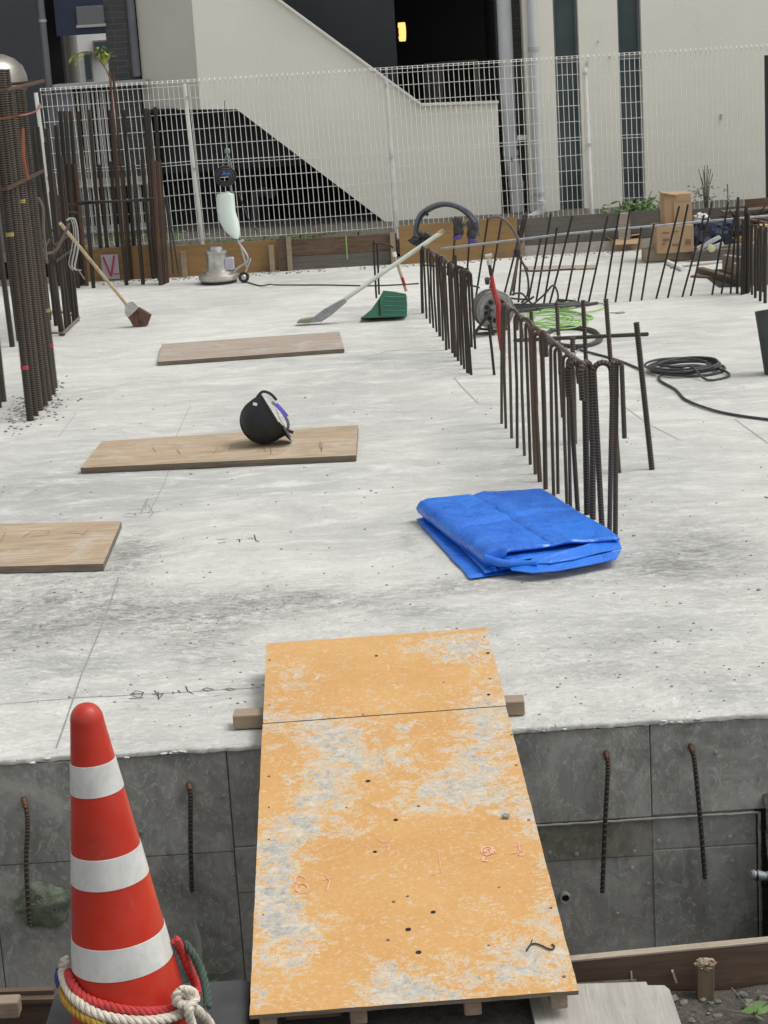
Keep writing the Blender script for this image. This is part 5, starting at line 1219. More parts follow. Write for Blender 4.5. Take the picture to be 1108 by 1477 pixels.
rope('mustard_rope', [cpx(92, 1420, .02), cpx(94, 1440, .03), cpx(110, 1460, .035), cpx(135, 1475, .04), cpx(170, 1488, .04)], .0125, M_rope_y, 'mustard yellow rope low on the left of the cone foot', .05)
rope('blue_rope', [W(86, 1398, 4.7), W(84, 1412, 4.68), W(88, 1425, 4.66)], .010, M_rope_b, 'short bit of blue rope at the left of the cone foot', .04)

# ================================================================= BLUE TARP
def G2(px, py, h): return G(px, py, h)
tp_ = thing('folded_tarp', 'bright blue folded tarpaulin lying on the slab at the near end of the hooked rebars', 'tarpaulin', tuple(G(745, 790)))
def layer(cor, z0, z1, seed, fn=None, n=56, edge=.02, wob=.01, name='fold_layer', dz=None, edl=None, lift=None):
    C = [Vector(c) for c in cor]; A = MB(); V = []; Fq = []
    th = z1 - z0
    for s in (0, 1):
        for j in range(n + 1):
            for i in range(n + 1):
                u, v = i / n, j / n; p = (C[0] * (1 - u) + C[1] * u) * (1 - v) + (C[3] * (1 - u) + C[2] * u) * v
                p = Vector((p.x, p.y, 0)); wx_ = fbm(v * 3, seed, 1) * wob; wy_ = fbm(u * 3, seed, 2) * wob
                ex = (1 if u > .5 else -1) * abs(2 * u - 1) ** 8; ey = (1 if v > .5 else -1) * abs(2 * v - 1) ** 8
                p += Vector((wx_ * abs(ex), wy_ * abs(ey), 0))
                du = min(u, 1 - u) * (C[1] - C[0]).length; dv = min(v, 1 - v) * (C[3] - C[0]).length; d = min(du, dv)
                e = min(1, d / edge) if edl is None else min(1, u * (C[1] - C[0]).length / edl, v * (C[3] - C[0]).length / .02, (1 - u) * (C[1] - C[0]).length / edge, (1 - v) * (C[3] - C[0]).length / edge); prof = math.sqrt(max(0, 1 - (1 - e) ** 2))
                zb_l = z0 + (lift(u, v) * th if lift else 0); zm = (zb_l + z1) / 2; zz = zm + (1 if s else -1) * (z1 - zb_l) / 2 * prof
                if s: zz += (fn(u, v) if fn else 0) * e + .002 * fbm(u * 6, v * 6, seed)
                p.z = 0; wob_e = .006 * fbm(u * 9 + v * 9, seed * 3.1, 4); p += Vector((wob_e * abs(ex), wob_e * abs(ey), 0))
                if dz: zz += dz(u, v)
                V.append((p.x, p.y, zz))
    N1 = (n + 1) ** 2
    for j in range(n):
        for i in range(n):
            a = j * (n + 1) + i; Fq.append((a, a + n + 1, a + n + 2, a + 1)); a += N1; Fq.append((a, a + 1, a + n + 2, a + n + 1))
    for i in range(n): a = i; Fq.append((a, a + 1, a + 1 + N1, a + N1)); a = n * (n + 1) + i; Fq.append((a + 1, a, a + N1, a + 1 + N1))
    for j in range(n): a = j * (n + 1); Fq.append((a + n + 1, a, a + N1, a + n + 1 + N1)); a += n; Fq.append((a, a + n + 1, a + n + 1 + N1, a + N1))
    A.add(V, Fq); return part(name, A, M_tarp, tp_)
def crease(u, v):
    h = 0
    h += -.010 * math.exp(-abs(u - .47 - .04 * (v - .5)) / .02)            # long centre crease
    h += .006 * math.exp(-((u - .53) / .05) ** 2)
    h += -.009 * math.exp(-abs(v - .52 + .10 * (u - .5)) / .018) + .006 * math.exp(-((v - .46) / .05) ** 2)
    h += .012 * math.exp(-(((u - .68) / .12) ** 2 + ((v - .44) / .14) ** 2)) - .010 * math.exp(-(((u - .72) / .08) ** 2 + ((v - .36) / .05) ** 2))
    for (a_, b_, sd) in ((3.1, 1.2, 11), (1.3, 3.4, 12), (4.5, 4.0, 13)):
        h += .0030 * max(0, 1 - 5 * abs(fbm(u * a_ + v * .8, v * b_ - u * .6, sd, 2))) ** 1.5 * (1 if sd != 13 else .5)
    h += .005 * fbm(u * 2.2, v * 2.2, 2) + .003 * fbm(u * 5 + v * 3, v * 2, 7)
    h -= .012 * max(0, u - .7) - .0
    return h
# corners order: back-left, back-right, front-right, front-left    (u along back edge, v toward the camera)
ztop = .105
layer([G(600, 752, .0), G(783, 712, .0), G(880, 812, .0), G(678, 838, .0)], .004, .018, 1, edge=.007, wob=.010)
layer([G(622, 748, .02), G(784, 712, .02), G(890, 803, .02), G(700, 829, .02)], .020, .034, 2, edge=.006, wob=.014, fn=lambda u, v: .004 * fbm(u * 4, v * 4, 3))
layer([G(632, 745, .04), G(790, 712, .04), G(884, 803, .04), G(722, 822, .04)], .036, .050, 3, edge=.006, wob=.012, dz=lambda u, v: -.008 * max(0, v - .6) * u)
layer([G(632, 740, .05), G(786, 710, .05), G(896, 794, .05), G(745, 816, .05)], .051, .062, 4, edge=.005, wob=.016, dz=lambda u, v: .006 * fbm(u * 3, v * 2, 5) * v)
layer([G(632, 728, .07), G(785, 708, .07), G(893, 788, .07), G(735, 811, .07)], .064, .076, 5, edge=.005, wob=.012, dz=lambda u, v: .008 * fbm(u * 3, v * 2, 9) * v)
layer([G(600, 736, .055), G(781, 708, .09), G(895, 780, .082), G(700, 813, .058)], .014, .112, 6, fn=crease, edge=.006, edl=.075, wob=.008, n=140, name='top_fold', lift=lambda u, v: .82 * max(0, min(1, (v - .76) / .10 * min(1, max(0, u - .10) * 6) + .9 * max(0, u - .7) * 3)),
      dz=lambda u, v: -.020 * max(0, v - .55) * u - .012 * max(0, u - .75) + (.012 * math.exp(-((u - .62) / .1) ** 2) * max(0, v - .8) * 4))
# rolled front fold and small flaps at the open edge
A = MB(); P = smoothpath([G(700, 806, .075), G(722, 812, .066), G(752, 813, .062), G(775, 812, .068)], 8); A.tube(P, [.022 - .010 * i / len(P) for i in range(len(P))], 14); part('rolled_edge', A, M_tarp, tp_)
def flap(pts_t, pts_b, th=.004):
    A = MB(); n = len(pts_t)
    for k in range(n): A.v += [Vector(pts_t[k]), Vector(pts_b[k]), Vector(pts_b[k]) + Vector((0, .001, -th)), Vector(pts_t[k]) + Vector((0, .003, -th))]
    for k in range(n - 1):
        a, b = 4 * k, 4 * k + 4
        for x, y in ((0, 1), (1, 2), (2, 3), (3, 0)): A.f.append((a + x, a + y, b + y, b + x))
    A.f.append((0, 3, 2, 1)); a = 4 * (n - 1); A.f.append((a, a + 1, a + 2, a + 3)); part('flap', A, M_tarp, tp_)
flap([G(x, y, h) for x, y, h in ((775, 800, .09), (800, 797, .092), (830, 790, .09), (862, 780, .088), (893, 779, .075))], [G(x, y, h) for x, y, h in ((760, 812, .066), (795, 812, .064), (830, 806, .064), (865, 797, .064), (897, 791, .066))])
flap([G(x, y, h) for x, y, h in ((728, 810, .062), (760, 816, .058), (800, 812, .058), (850, 803, .058), (896, 793, .06))], [G(x, y, h) for x, y, h in ((738, 822, .044), (768, 826, .042), (805, 823, .042), (852, 814, .042), (889, 806, .044))])

# ================================================================= HELMET ON THE BOARD
zb_ = .040; Rh = .126
hc = W(388, 600, 11.2)
hel = thing('safety_helmet', 'black safety helmet with purple chin strap lying tipped over on the plywood board', 'helmet', (hc.x, hc.y, zb_))
tilt = Matrix.Rotation(math.radians(-16), 3, 'X') @ Matrix.Rotation(math.radians(-118), 3, 'Y')          # crown points left and down
prof_h = [(Rh * 1.03, -.03), (Rh * 1.01, -.005), (Rh * .995, .04), (Rh * .94, .085), (Rh * .79, .125), (Rh * .55, .152), (Rh * .28, .166), (.003, .170)]
def hx0(p): p = Vector(p); p.x *= 1.10; return tilt @ p
A = MB(); A.lathe(prof_h, (0, 0, 0), 48, None, False, True)
mz = min(hx0(p).z for p in A.v); hc = Vector((hc.x, hc.y, zb_ - mz + .001))
def hx(p): return hx0(p) + hc
pi_ = [(Rh * 1.03, -.03), (Rh * .99, -.03), (Rh * .95, .03), (Rh * .7, .12), (.003, .158)]; A.lathe(pi_, (0, 0, 0), 48, None, False, False)
A.v = [hx(p) for p in A.v]; part('shell', A, M_helmet, hel)
A = MB()                                         # peak
for i in range(17):
    a = math.radians(-62 + 124 * i / 16) - math.pi / 2 * 0; o = .045 * math.cos(math.radians(-90 + 180 * i / 16)) ** .6 if 0 < i < 16 else 0
    for (dr, dz) in ((-.002, -.022), (o, -.036), (o, -.040), (-.002, -.028)): A.v.append(Vector(((Rh * 1.02 + dr) * math.cos(a), (Rh * 1.02 + dr) * math.sin(a), dz)))
for i in range(16):
    for x, y in ((0, 1), (1, 2), (2, 3), (3, 0)): A.f.append((4 * i + x, 4 * i + y, 4 * i + 4 + y, 4 * i + 4 + x))
A.v = [hx(Matrix.Rotation(math.radians(180), 3, 'Z') @ p) for p in A.v]; part('peak', A, M_helmet, hel)
A = MB(); A.tube([hx((Rh * 1.035 * math.cos(a), Rh * 1.035 * math.sin(a), -.028)) for a in [i * math.pi / 20 for i in range(40)]], .0045, 8, closed=True); part('rim', A, M_blackp, hel)
def hz_(t): return .170 * math.sin(t) ** .8 + .001
for s_ in (-1, 0, 1):
    A = MB(); A.tube([hx(((Rh * math.cos(t) * .985), s_ * .03 * math.sin(t + .2), hz_(t))) for t in [i * math.pi / 20 for i in range(2, 19)]], .0035, 6); part('shell_rib', A, M_helmet, hel)
A = MB(); c = W(368, 583, hc.y - .105)
A.box(c, (.024, .004, .016), Matrix.Rotation(math.radians(20), 3, 'Y')); A.box(c + Vector((.003, -.003, .002)), (.006, .004, .006)); part('logo_mark', A, M_white, hel, False)
def strap(name, pts, wd, mt, th=.003):
    A = MB(); P = smoothpath(pts, 6)
    for i in range(len(P) - 1): A.bar(P[i], P[i + 1] + (P[i + 1] - P[i]) * .12, wd, th, (0, -1, .2))
    return part(name, A, mt, hel, False)
yh_ = hc.y - .07
strap('neck_strap', [W(371, 573, yh_), W(379, 565, yh_), (W(390, 568, yh_)), W(399, 577, yh_)], .016, M_blackp)
strap('white_lining', [W(385, 572, yh_), W(392, 577, yh_), W(398, 584, yh_ - .01)], .022, M_white)
strap('chin_strap', [W(392, 580, yh_ - .02), W(402, 588, yh_ - .03), W(411, 600, yh_ - .03), W(416, 612, yh_ - .02), W(414, 622, yh_)], .017, M_grey_web)
strap('purple_strap', [W(398, 583, yh_ - .035), W(405, 590, yh_ - .038), W(414, 601, yh_ - .038)], .023, M_purple, .006)
strap('ear_strap', [W(398, 590, yh_), W(405, 606, yh_), W(413, 618, yh_)], .006, M_white)
strap('buckle_strap', [W(404, 613, yh_), W(413, 620, yh_), W(423, 624, yh_)], .018, M_blackp); strap('buckle_end', [W(409, 617, yh_ - .01), W(415, 625, yh_ - .01), W(419, 631, yh_ - .01)], .014, M_grey_web)

# ================================================================= FLOOR POLISHER
fpY = 18.9
def FP(px, py, dy=0): return W(px, py, fpY + dy)
base = G(316, 408); fpY = base.y
fp = thing('floor_polisher', 'steel floor polisher with milky white tank standing before the mesh fence', 'floor polisher', tuple(base))
cB = FP(316, 405); rB = (FP(345, 405) - FP(287, 405)).x / 2
A = MB(); A.lathe([(rB * .95, .0), (rB, .010), (rB, .045), (rB * .97, .056), (rB * .74, .062), (rB * .70, .085), (rB * .58, .092), (rB * .56, .115)], (cB.x, fpY, .03), 40); part('deck', A, simple('scuffed_steel', (.55, .52, .48), (.38, .35, .32), 12, .4, .1, 60, metal=.7), fp)
A = MB(); A.lathe([(rB * .9, .0), (rB * .92, .028)], (cB.x, fpY, .003), 32); part('brush', A, M_blackp, fp)
rM = (FP(330, 380) - FP(300, 380)).x / 2; cM = FP(315, 395)
A = MB(); A.lathe([(rM * 1.06, .0), (rM * 1.04, .15), (rM * 1.14, .155), (rM * 1.14, .175), (rM * .7, .185), (rM * .66, .215), (rM * .2, .222)], (cM.x, fpY, .135), 32); part('motor', A, M_metal, fp)
A = MB(); A.box(FP(331, 380, -.03), (.09, .10, .12), bev=.008); part('switch_box', A, simple('lilac_grey_plastic', (.42, .43, .50), (.36, .37, .43), 5, .5, 0), fp, False)
wc = G(351, 411); A = MB(); A.lathe([(.0, -.02), (.03, -.022), (.048, -.02), (.052, -.01), (.052, .01), (.048, .02), (.0, .02)], (wc.x, fpY - .10, .053), 24, Matrix.Rotation(math.pi / 2, 3, 'X')); wh = part('wheel', A, M_blackp, fp)
A = MB(); A.lathe([(.026, -.001), (.02, .006), (.004, .008)], (wc.x, fpY - .124, .053), 20, Matrix.Rotation(math.pi / 2, 3, 'X')); part('hub', A, M_metal, wh)
A = MB(); A.tube(smoothpath([FP(334, 394), FP(345, 385), FP(356, 378), FP(357, 370), FP(350, 358), FP(343, 348)], 6), .012, 10); A.tube([FP(356, 385), FP(346, 350)], .010, 8); A.tube([FP(352, 398), FP(362, 372)], .009, 8); A.tube([FP(344, 349), FP(352, 346)], .012, 8); part('handle_yoke', A, M_metal, fp)
A = MB(); A.tube(smoothpath([FP(343, 350), FP(340, 320), FP(333, 270), FP(329, 225)], 6), .012, 10); part('pole', A, M_galv, fp)
A = MB(); V = []; pr = [(277, 327, 330), (280, 313, 338), (292, 312, 339), (305, 313, 340), (318, 316, 344), (330, 322, 346.5), (338, 330, 346.5), (343, 337, 345)]
Qs = [[FP(xl_, y_), FP(xr_, y_)] for y_, xl_, xr_ in pr]; n = 16
for a, b_ in Qs:
    c = (a + b_) / 2; r = (b_ - a).length / 2; ax_ = (b_ - a).normalized()
    for j in range(n): t = 2 * math.pi * j / n; A.v.append(c + ax_ * r * math.copysign(abs(math.cos(t)) ** .7, math.cos(t)) + Vector((0, 1, 0)) * .075 * math.copysign(abs(math.sin(t)) ** .8, math.sin(t)))
for i in range(len(Qs) - 1):
    for j in range(n): A.f.append((i * n + j, i * n + (j + 1) % n, (i + 1) * n + (j + 1) % n, (i + 1) * n + j))
A.f.append(tuple(range(n - 1, -1, -1))); A.f.append(tuple((len(Qs) - 1) * n + j for j in range(n))); part('water_tank', A, M_milky, fp)
A = MB(); A.tube([FP(321, 240), FP(329, 218), FP(334, 240), FP(332, 268)], .010, 8); A.box(FP(328, 218), (.05, .04, .05), bev=.01); part('grip', A, simple('grey_green_grip', (.16, .22, .19), (.22, .25, .24), 9, .5, 0), fp)
A = MB(); random.seed(17); c = FP(325, 254, -.05)
for i in range(9):
    rr = .075 + random.gauss(0, .012); A.tube([c + Vector((math.cos(t) * rr * 1.1 + random.gauss(0, .002), -.02 + i * .008, math.sin(t) * rr)) for t in [k * 2 * math.pi / 24 for k in range(24)]], .0075, 6, closed=True)
part('cord_coil', A, M_cable, fp)
A = MB(); A.blob(FP(325, 252, -.08), (.05, .02, .02), .3, 2, 4, 12, 8); part('blue_plug', A, M_rope_b, fp)
A = MB(); A.tube([FP(329, 220), FP(326, 180, .2), FP(324, 145, .4)], .004, 5); A.tube([FP(345, 280), FP(358, 315, .2), FP(371, 335, .4)], .006, 5); part('cord', A, M_cable, fp)
A = MB(); A.tube(smoothpath([(wc.x, fpY - .05, .008), G(375, 412, .008), G(390, 410, .03), G(400, 411, .008), G(470, 411, .008), G(540, 412, .008), G(604, 409, .008)], 6), .0065, 6); solo('power_cable', A, M_cable, 'black power cable running right along the slab from the floor polisher', 'cable', tuple(G(470, 411)))

# ================================================================= BROOMS, DUSTPAN
# wooden broom
bt_, hd = G(200, 471), None
yb_ = bt_.y
def BW(px, py, t=0): return W(px, py, yb_ + t)
br = thing('push_broom', 'wooden-handled broom with brown bristles leaning on the left rebar column', 'broom', tuple(bt_))
A = MB(); A.tube([BW(184, 441), BW(87, 322, -.8)], .014, 10); part('handle', A, M_handlewood, br)
A = MB(); A.prism([BW(180, 440, -.025), BW(190, 436, -.025), BW(200, 445, -.025), BW(186, 461, -.025), BW(180, 452, -.025)], (0, .05, 0)); part('metal_cap', A, M_metal, br, False)
A = MB(); A.prism([BW(200, 444, -.03), BW(218, 455, -.035), BW(213, 469, -.035), BW(198, 472, -.035), BW(193, 470, -.035), BW(185, 458, -.03)], (0, .065, 0))
random.seed(3)
for i in range(50):
    q = random.random(); a = Vector(BW(186 + 14 * q, 459 - 14 * q, -.04 + .08 * random.random())); b_ = Vector(BW(194 + 24 * q + random.gauss(0, 1), 471 - 15 * q * q + random.gauss(0, 1), -.045 + .09 * random.random())); A.tube([a, b_], .004, 4)
part('bristles', A, M_bristle, br, False)
# white broom
wb_ = thing('deck_brush', 'long pale-handled broom with grey head propped on the far hooked rebars', 'broom', tuple(G(440, 466)))
t0 = G(432, 466, .02); tip = W(636, 336, 15.9); n0 = G(497, 433, .0); ya = t0.y
A = MB(); A.tube([W(494, 434, t0.y), W(560, 388, (t0.y + 15.9) / 2), W(637, 335, 15.95)], .018, 12); part('handle', A, M_handlewhite, wb_)
A = MB(); A.tube([W(632, 338, 15.95), W(640, 332, 15.95)], .02, 10); part('cap', A, M_handlewood, wb_)
A = MB(); A.prism([W(x, y, t0.y - .03) for x, y in ((497, 431), (500, 436), (478, 455), (464, 464), (446, 466), (452, 459), (468, 447))], (0, .07, 0)); part('head', A, M_broomgrey, wb_, False)
A = MB(); A.prism([W(x, y, t0.y - .04) for x, y in ((452, 459), (446, 466.5), (428, 466.5), (433, 462))], (0, .09, 0)); part('bristles', A, M_bristle_gr, wb_, False)
# green dustpan
dp = thing('dustpan', 'green ribbed plastic dustpan with upright handle behind the pale plywood board', 'dustpan', tuple(G(560, 460)))
yd = G(560, 459).y
A = MB(); out = []
prof_ = [(521, 457), (534, 447), (545, 433), (554, 419)]
# a scoop: ribbed curved shell opening left
n = 26; kk = 9
for j in range(kk + 1):
    t = j / kk; ys_ = yd - .16 + .32 * t
    for i in range(n + 1):
        s = i / n; a = s * math.pi
        px = 553 + 34 * 1.0 * (1 if s < .0 else 1)
        # outline in pixels: top edge from (553,419) to (587,424), down to (587,455), base back to (521,458)
        path = [(553, 419), (570, 421), (586, 424), (587.5, 440), (587, 456), (560, 457.5), (521, 459)]
        f_ = s * (len(path) - 1); q = min(int(f_), len(path) - 2); fr_ = f_ - q; x = path[q][0] + (path[q + 1][0] - path[q][0]) * fr_; y = path[q][1] + (path[q + 1][1] - path[q][1]) * fr_
        rib = .004 * math.sin(y * 1.35) if 3 < f_ * 1 < 5 or f_ < 4 else 0
        p = W(x, y, ys_); p.x += rib; p.z = max(p.z, .004); A.v.append(p)
for j in range(kk):
    for i in range(n): a = j * (n + 1) + i; A.f.append((a, a + 1, a + n + 2, a + n + 1))
for yy_ in (yd - .16,):
    pass
part('scoop', A, M_green, dp, True)
for yy_, o_ in ((yd - .165, 0), (yd + .16, 0)):
    A = MB(); A.prism([W(x, y, yy_) for x, y in ((521, 459), (536, 446), (546, 432), (553, 419), (570, 421), (586, 424), (587.5, 440), (587, 456.5))], (0, .006, 0)); part('side_wall', A, M_green, dp, False)
for k in range(5):
    A = MB(); y0 = 428 + k * 6.5; xl_ = 556 - k * 1.5; A.tube([W(xl_, y0, yd - .168), W(587.5, y0 + 1, yd - .168)], .006, 6); part('rib', A, M_green, dp)
A = MB(); A.tube([W(547, 432, yd - .17), W(548, 455, yd - .17)], .006, 6); part('pivot_bar', A, M_blackp, dp)
A = MB(); A.tube([W(586, 420, yd), W(577, 392, yd), W(569, 366, yd)], .012, 8); part('handle', A, M_handlewood, dp)
A = MB(); A.tube([W(584, 412, yd - .005), W(580, 400, yd - .005)], .0125, 8); part('red_tape', A, M_labelred, dp)
A = MB(); A.tube([W(570, 370, yd), W(568.5, 364, yd)], .016, 8); part('handle_cap', A, M_white, dp)
for k, (xa, xb) in enumerate(((539, 543), (544, 547))):
    A = MB(); A.tube(smoothpath([W(xb, 430, 16.6), W(xa, 354, 16.6), W(xa + 2, 351, 16.6), W(562, 354, 16.6), W(567, 358, 16.6)] if k == 0 else [W(xb, 425, 16.65), W(xa, 352, 16.65)], 4), .0085, 6)
    solo('bent_rebar', A, M_rebar_dk, ('thin rod bent over at its top behind the green dustpan', 'thin straight rod beside the bent one behind the green dustpan')[k], 'rebar', tuple(W(xb, 430, 16.6)))

# ================================================================= GLOVES, HOSES
# black glove clump at the row end
gl = thing('black_glove', 'crumpled black work glove lying on the far end of the hooked rebars', 'glove', tuple(W(608, 350, 16.2)))
A = MB(); A.blob(W(607, 346, 16.15), (.085, .05, .05), .5, 2.2, 5, 22, 14); part('palm', A, M_cable, gl)
for i, (a, b_) in enumerate((((603, 345), (592, 350)), ((605, 342), (595, 343)), ((610, 340), (604, 335)), ((614, 341), (619, 336)), ((618, 345), (626, 343)))):
    A = MB(); a, b_ = W(*a, 16.1), W(*b_, 16.1); A.tube([a, a.lerp(b_, .5) + Vector((0, -.01, .01)), b_], [.022, .02, .013], 8); part('finger', A, M_cable, gl)
for gi, (cx_, cy_, lab, dx) in enumerate(((661, 333, 'black work glove with purple cuff hanging left of its pair on the rod', -1), (681, 338, 'black work glove with purple cuff hanging right, slightly lower than its pair', 1))):
    YG = 16.0; gv = thing('work_glove', lab, 'glove', tuple(W(cx_, cy_, YG)), 'two work gloves hanging on the hoses')
    top = (cx_ - 2 * dx, cy_ - 12); A = MB(); A.blob(W(cx_, cy_ - 1, YG), (.042, .03, .062), .25, 2, gi + 2, 18, 12, Matrix.Rotation(.15 * dx, 3, 'Y')); part('palm', A, M_cable, gv)
    A = MB(); c = W(cx_ + dx, cy_ + 8, YG); A.lathe([(.034, -.022), (.04, -.005), (.036, .012)], c, 16, Matrix.Rotation(.15 * dx, 3, 'Y')); part('cuff', A, simple('purple_knit', (.13, .08, .30), (.08, .05, .2), 60, .9, .3, 200), gv)
    for k, (ex, ey) in enumerate(((-8, -18), (-4, -21), (1, -20), (5, -17), (10, -10))):
        A = MB(); a = W(cx_ + ex * .35, cy_ - 6, YG - .01); b_ = W(cx_ + ex, cy_ + ey, YG - .02); A.tube([a, a.lerp(b_, .6) + Vector((0, -.008, 0)), b_], [.014, .013, .009], 8); part('finger', A, M_cable, gv)
hs_ = [((600, 323), (608, 306), (630, 294), (650, 293), (672, 302), (688, 318), (691, 338)), ((603, 325), (612, 309), (632, 298), (650, 297), (668, 305), (682, 321), (686, 338)), ((601, 326), (611, 307), (634, 296), (652, 295), (671, 304), (685, 322), (692, 340))]
for k, hp in enumerate(hs_):
    A = MB(); A.tube(smoothpath([W(hp[0][0] - 2, 344, 16.3)] + [W(x, y, 16.25 + .03 * k) for x, y in hp], 8), .0125, 8); solo('hose', A, M_hosegrey if k != 1 else M_cable, ('outer blue-grey hose arching over the gloves at the far hooked row', 'inner black hose of the arch over the gloves', 'middle blue-grey hose of the arch over the gloves')[k], 'hose', tuple(W(*hp[0], 16.25)))
A = MB(); A.lathe([(.032, -.012), (.032, .012)], W(614, 307, 16.28), 12, Matrix.Rotation(.9, 3, 'Y')); solo('hose_clamp', A, M_blackp, 'small black clamp on the hose arch', 'clamp', tuple(W(614, 307, 16.28)))
def hosepx(pts, Y, r, mt, label, name='hose', cat='hose', k=8):
    P = []
    for q in pts: P.append(W(q[0], q[1], q[2] if len(q) > 2 else Y) if Y else G(q[0], q[1], r + .004 + (q[2] if len(q) > 2 else 0)))
    A = MB(); A.tube(smoothpath(P, k), r, 8); return solo(name, A, mt, label, cat, tuple(P[0]))
hosepx([(704, 316), (712, 313), (722, 314), (735, 324), (745, 340), (749, 352), (748, 365), (745, 385), (738, 420)], 15.9, .012, M_rebar_tan, 'tan hose looping over the slanting bars above the cable reel')
hosepx([(748, 350), (745, 362), (757, 385), (762, 405), (761, 425), (752, 437)], 15.85, .009, M_cable, 'black cable hanging from the tan hose toward the cable reel', 'cable', 'cable')
hosepx([(749, 352), (750, 372), (760, 387), (768, 391), (830, 388)], 15.95, .008, M_cable, 'second black cable dropping behind the slanting bars', 'cable', 'cable')
A = MB(); A.lathe([(.025, -.03), (.03, 0), (.025, .03)], W(746, 365, 15.85), 12); solo('hose_clamp', A, M_blackp, 'black coupling tying the cables above the reel', 'clamp', tuple(W(746, 365, 15.85)))

# ================================================================= CABLE REEL
rc = G(708, 482); YR = rc.y
def RW(px, py, d=0): return W(px, py, YR + d)
rl = thing('cable_reel', 'grey steel cable reel drum standing between the two hooked rows', 'cable reel', tuple(rc))
c = RW(711, 446); r_ = (RW(738, 446) - RW(682, 446)).x / 2
RX = Matrix.Rotation(math.radians(12), 3, 'Z') @ Matrix.Rotation(math.pi / 2, 3, 'X')
for d, nm in ((-.07, 'front_disc'), (.07, 'rear_disc')):
    A = MB(); cc_ = c + RX @ Vector((0, 0, -d)); A.lathe([(r_ * .99, -.008), (r_ * 1.02, 0), (r_ * .99, .008), (r_ * .90, .003), (r_ * .86, .008), (r_ * .66, .008), (r_ * .60, .001), (r_ * .34, .001), (r_ * .30, .012), (r_ * .16, .014), (r_ * .14, .03), (.005, .032)], cc_, 44, RX, False, True); part(nm, A, M_reel, rl)
for k in range(10):
    a = k * 2 * math.pi / 10 + .2; A = MB(); q = c + RX @ Vector((math.cos(a) * r_ * .5, math.sin(a) * r_ * .5, .0785)); A.lathe([(.018, 0), (.018, .003)], q, 10, RX); part('slot', A, M_hole, rl)
A = MB(); A.lathe([(r_ * .72, -.062), (r_ * .74, 0), (r_ * .72, .062)], c, 32, RX); part('wound_cable', A, M_cable, rl)
A = MB(); A.tube([RW(709, 446, -.10), RW(700, 460, -.13), RW(684, 482, -.16)], .012, 8); A.tube([RW(706, 466, -.12), RW(709, 500, -.14), RW(713, 540, -.2)] if False else [RW(707, 462, -.12), RW(712, 484, -.13)], .009, 8); A.tube([RW(684, 482, -.16), RW(734, 478, .16), RW(690, 474, .1)], .011, 8); part('stand', A, M_rebar_dk, rl)
A = MB(); A.tube([RW(703, 409, -.1), RW(703, 402, -.12)], [.017, .022], 10); part('crank_knob', A, M_blackp, rl)
rebar((713, 541), (705, 468), .0095, 'short thin bar standing in front of the cable reel', None, M_rebar_dk)
# red tool
YT = 13.4
rt = thing('red_tool', 'red-handled tool with pale head leaning upright at the start of the near hooked row', 'hand tool', tuple(W(723, 500, YT)))
A = MB(); A.tube([W(709, 396, YT), W(712, 418, YT), W(719, 440, YT), W(721, 470, YT), W(724, 505, YT)], [.012, .018, .021, .026, .016], 10); part('shaft', A, M_redtool, rt)
A = MB(); A.tube([W(706, 382, YT), W(709, 397, YT)], [.012, .014], 10); part('neck', A, M_blackp, rt)
A = MB(); A.tube([W(700, 370, YT), W(710, 368, YT)], .014, 8); A.tube([W(705, 370, YT), W(706, 382, YT)], [.01, .018], 8); A.tube([W(702, 379, YT), W(711, 377, YT)], .009, 8); part('head', A, simple('worn_pale_metal', (.50, .49, .45), (.38, .36, .33), 14, .5, .2, 60), rt)
A = MB(); A.tube([W(714, 426, YT - .022), W(716, 438, YT - .024)], .007, 6); part('pale_sticker', A, M_orange, rt)
A = MB(); A.tube([W(724, 500, YT), W(725, 545, YT)], .012, 8); part('ferrule', A, M_rebar_dk, rt)

# green hose coils
gc = thing('green_hose', 'lime green hose heaped in loose coils behind the near hooked row', 'hose', tuple(G(800, 465)))
random.seed(13); A = MB(); c0 = G(797, 466); P = []
for i in range(84):
    a = i * .37; rr = (.17 + .10 * math.sin(i * .11) + random.gauss(0, .01)); P.append((c0.x + rr * math.cos(a) * .95 + .02 * math.sin(i * .05), c0.y + rr * 1.9 * math.sin(a), .012 + .03 * abs(math.sin(i * .17)) + i * .0001))
P += [tuple(G(830, 453, .02)), tuple(G(860, 448, .012)), tuple(G(875, 440, .012)), tuple(G(850, 437, .012)), tuple(G(820, 445, .012)), tuple(G(806, 440, .02)), tuple(G(830, 432, .012))]
A.tube(smoothpath(P, 3), .0055, 6); part('coil', A, M_lime, gc)
A = MB(); A.tube(smoothpath([G(770, 452, .01), G(800, 449, .012), G(835, 452, .012), G(855, 458, .012), G(830, 462, .02), G(795, 458, .03), G(770, 466, .02)], 6), .0078, 6); part('outer_loop', A, M_lime, gc)
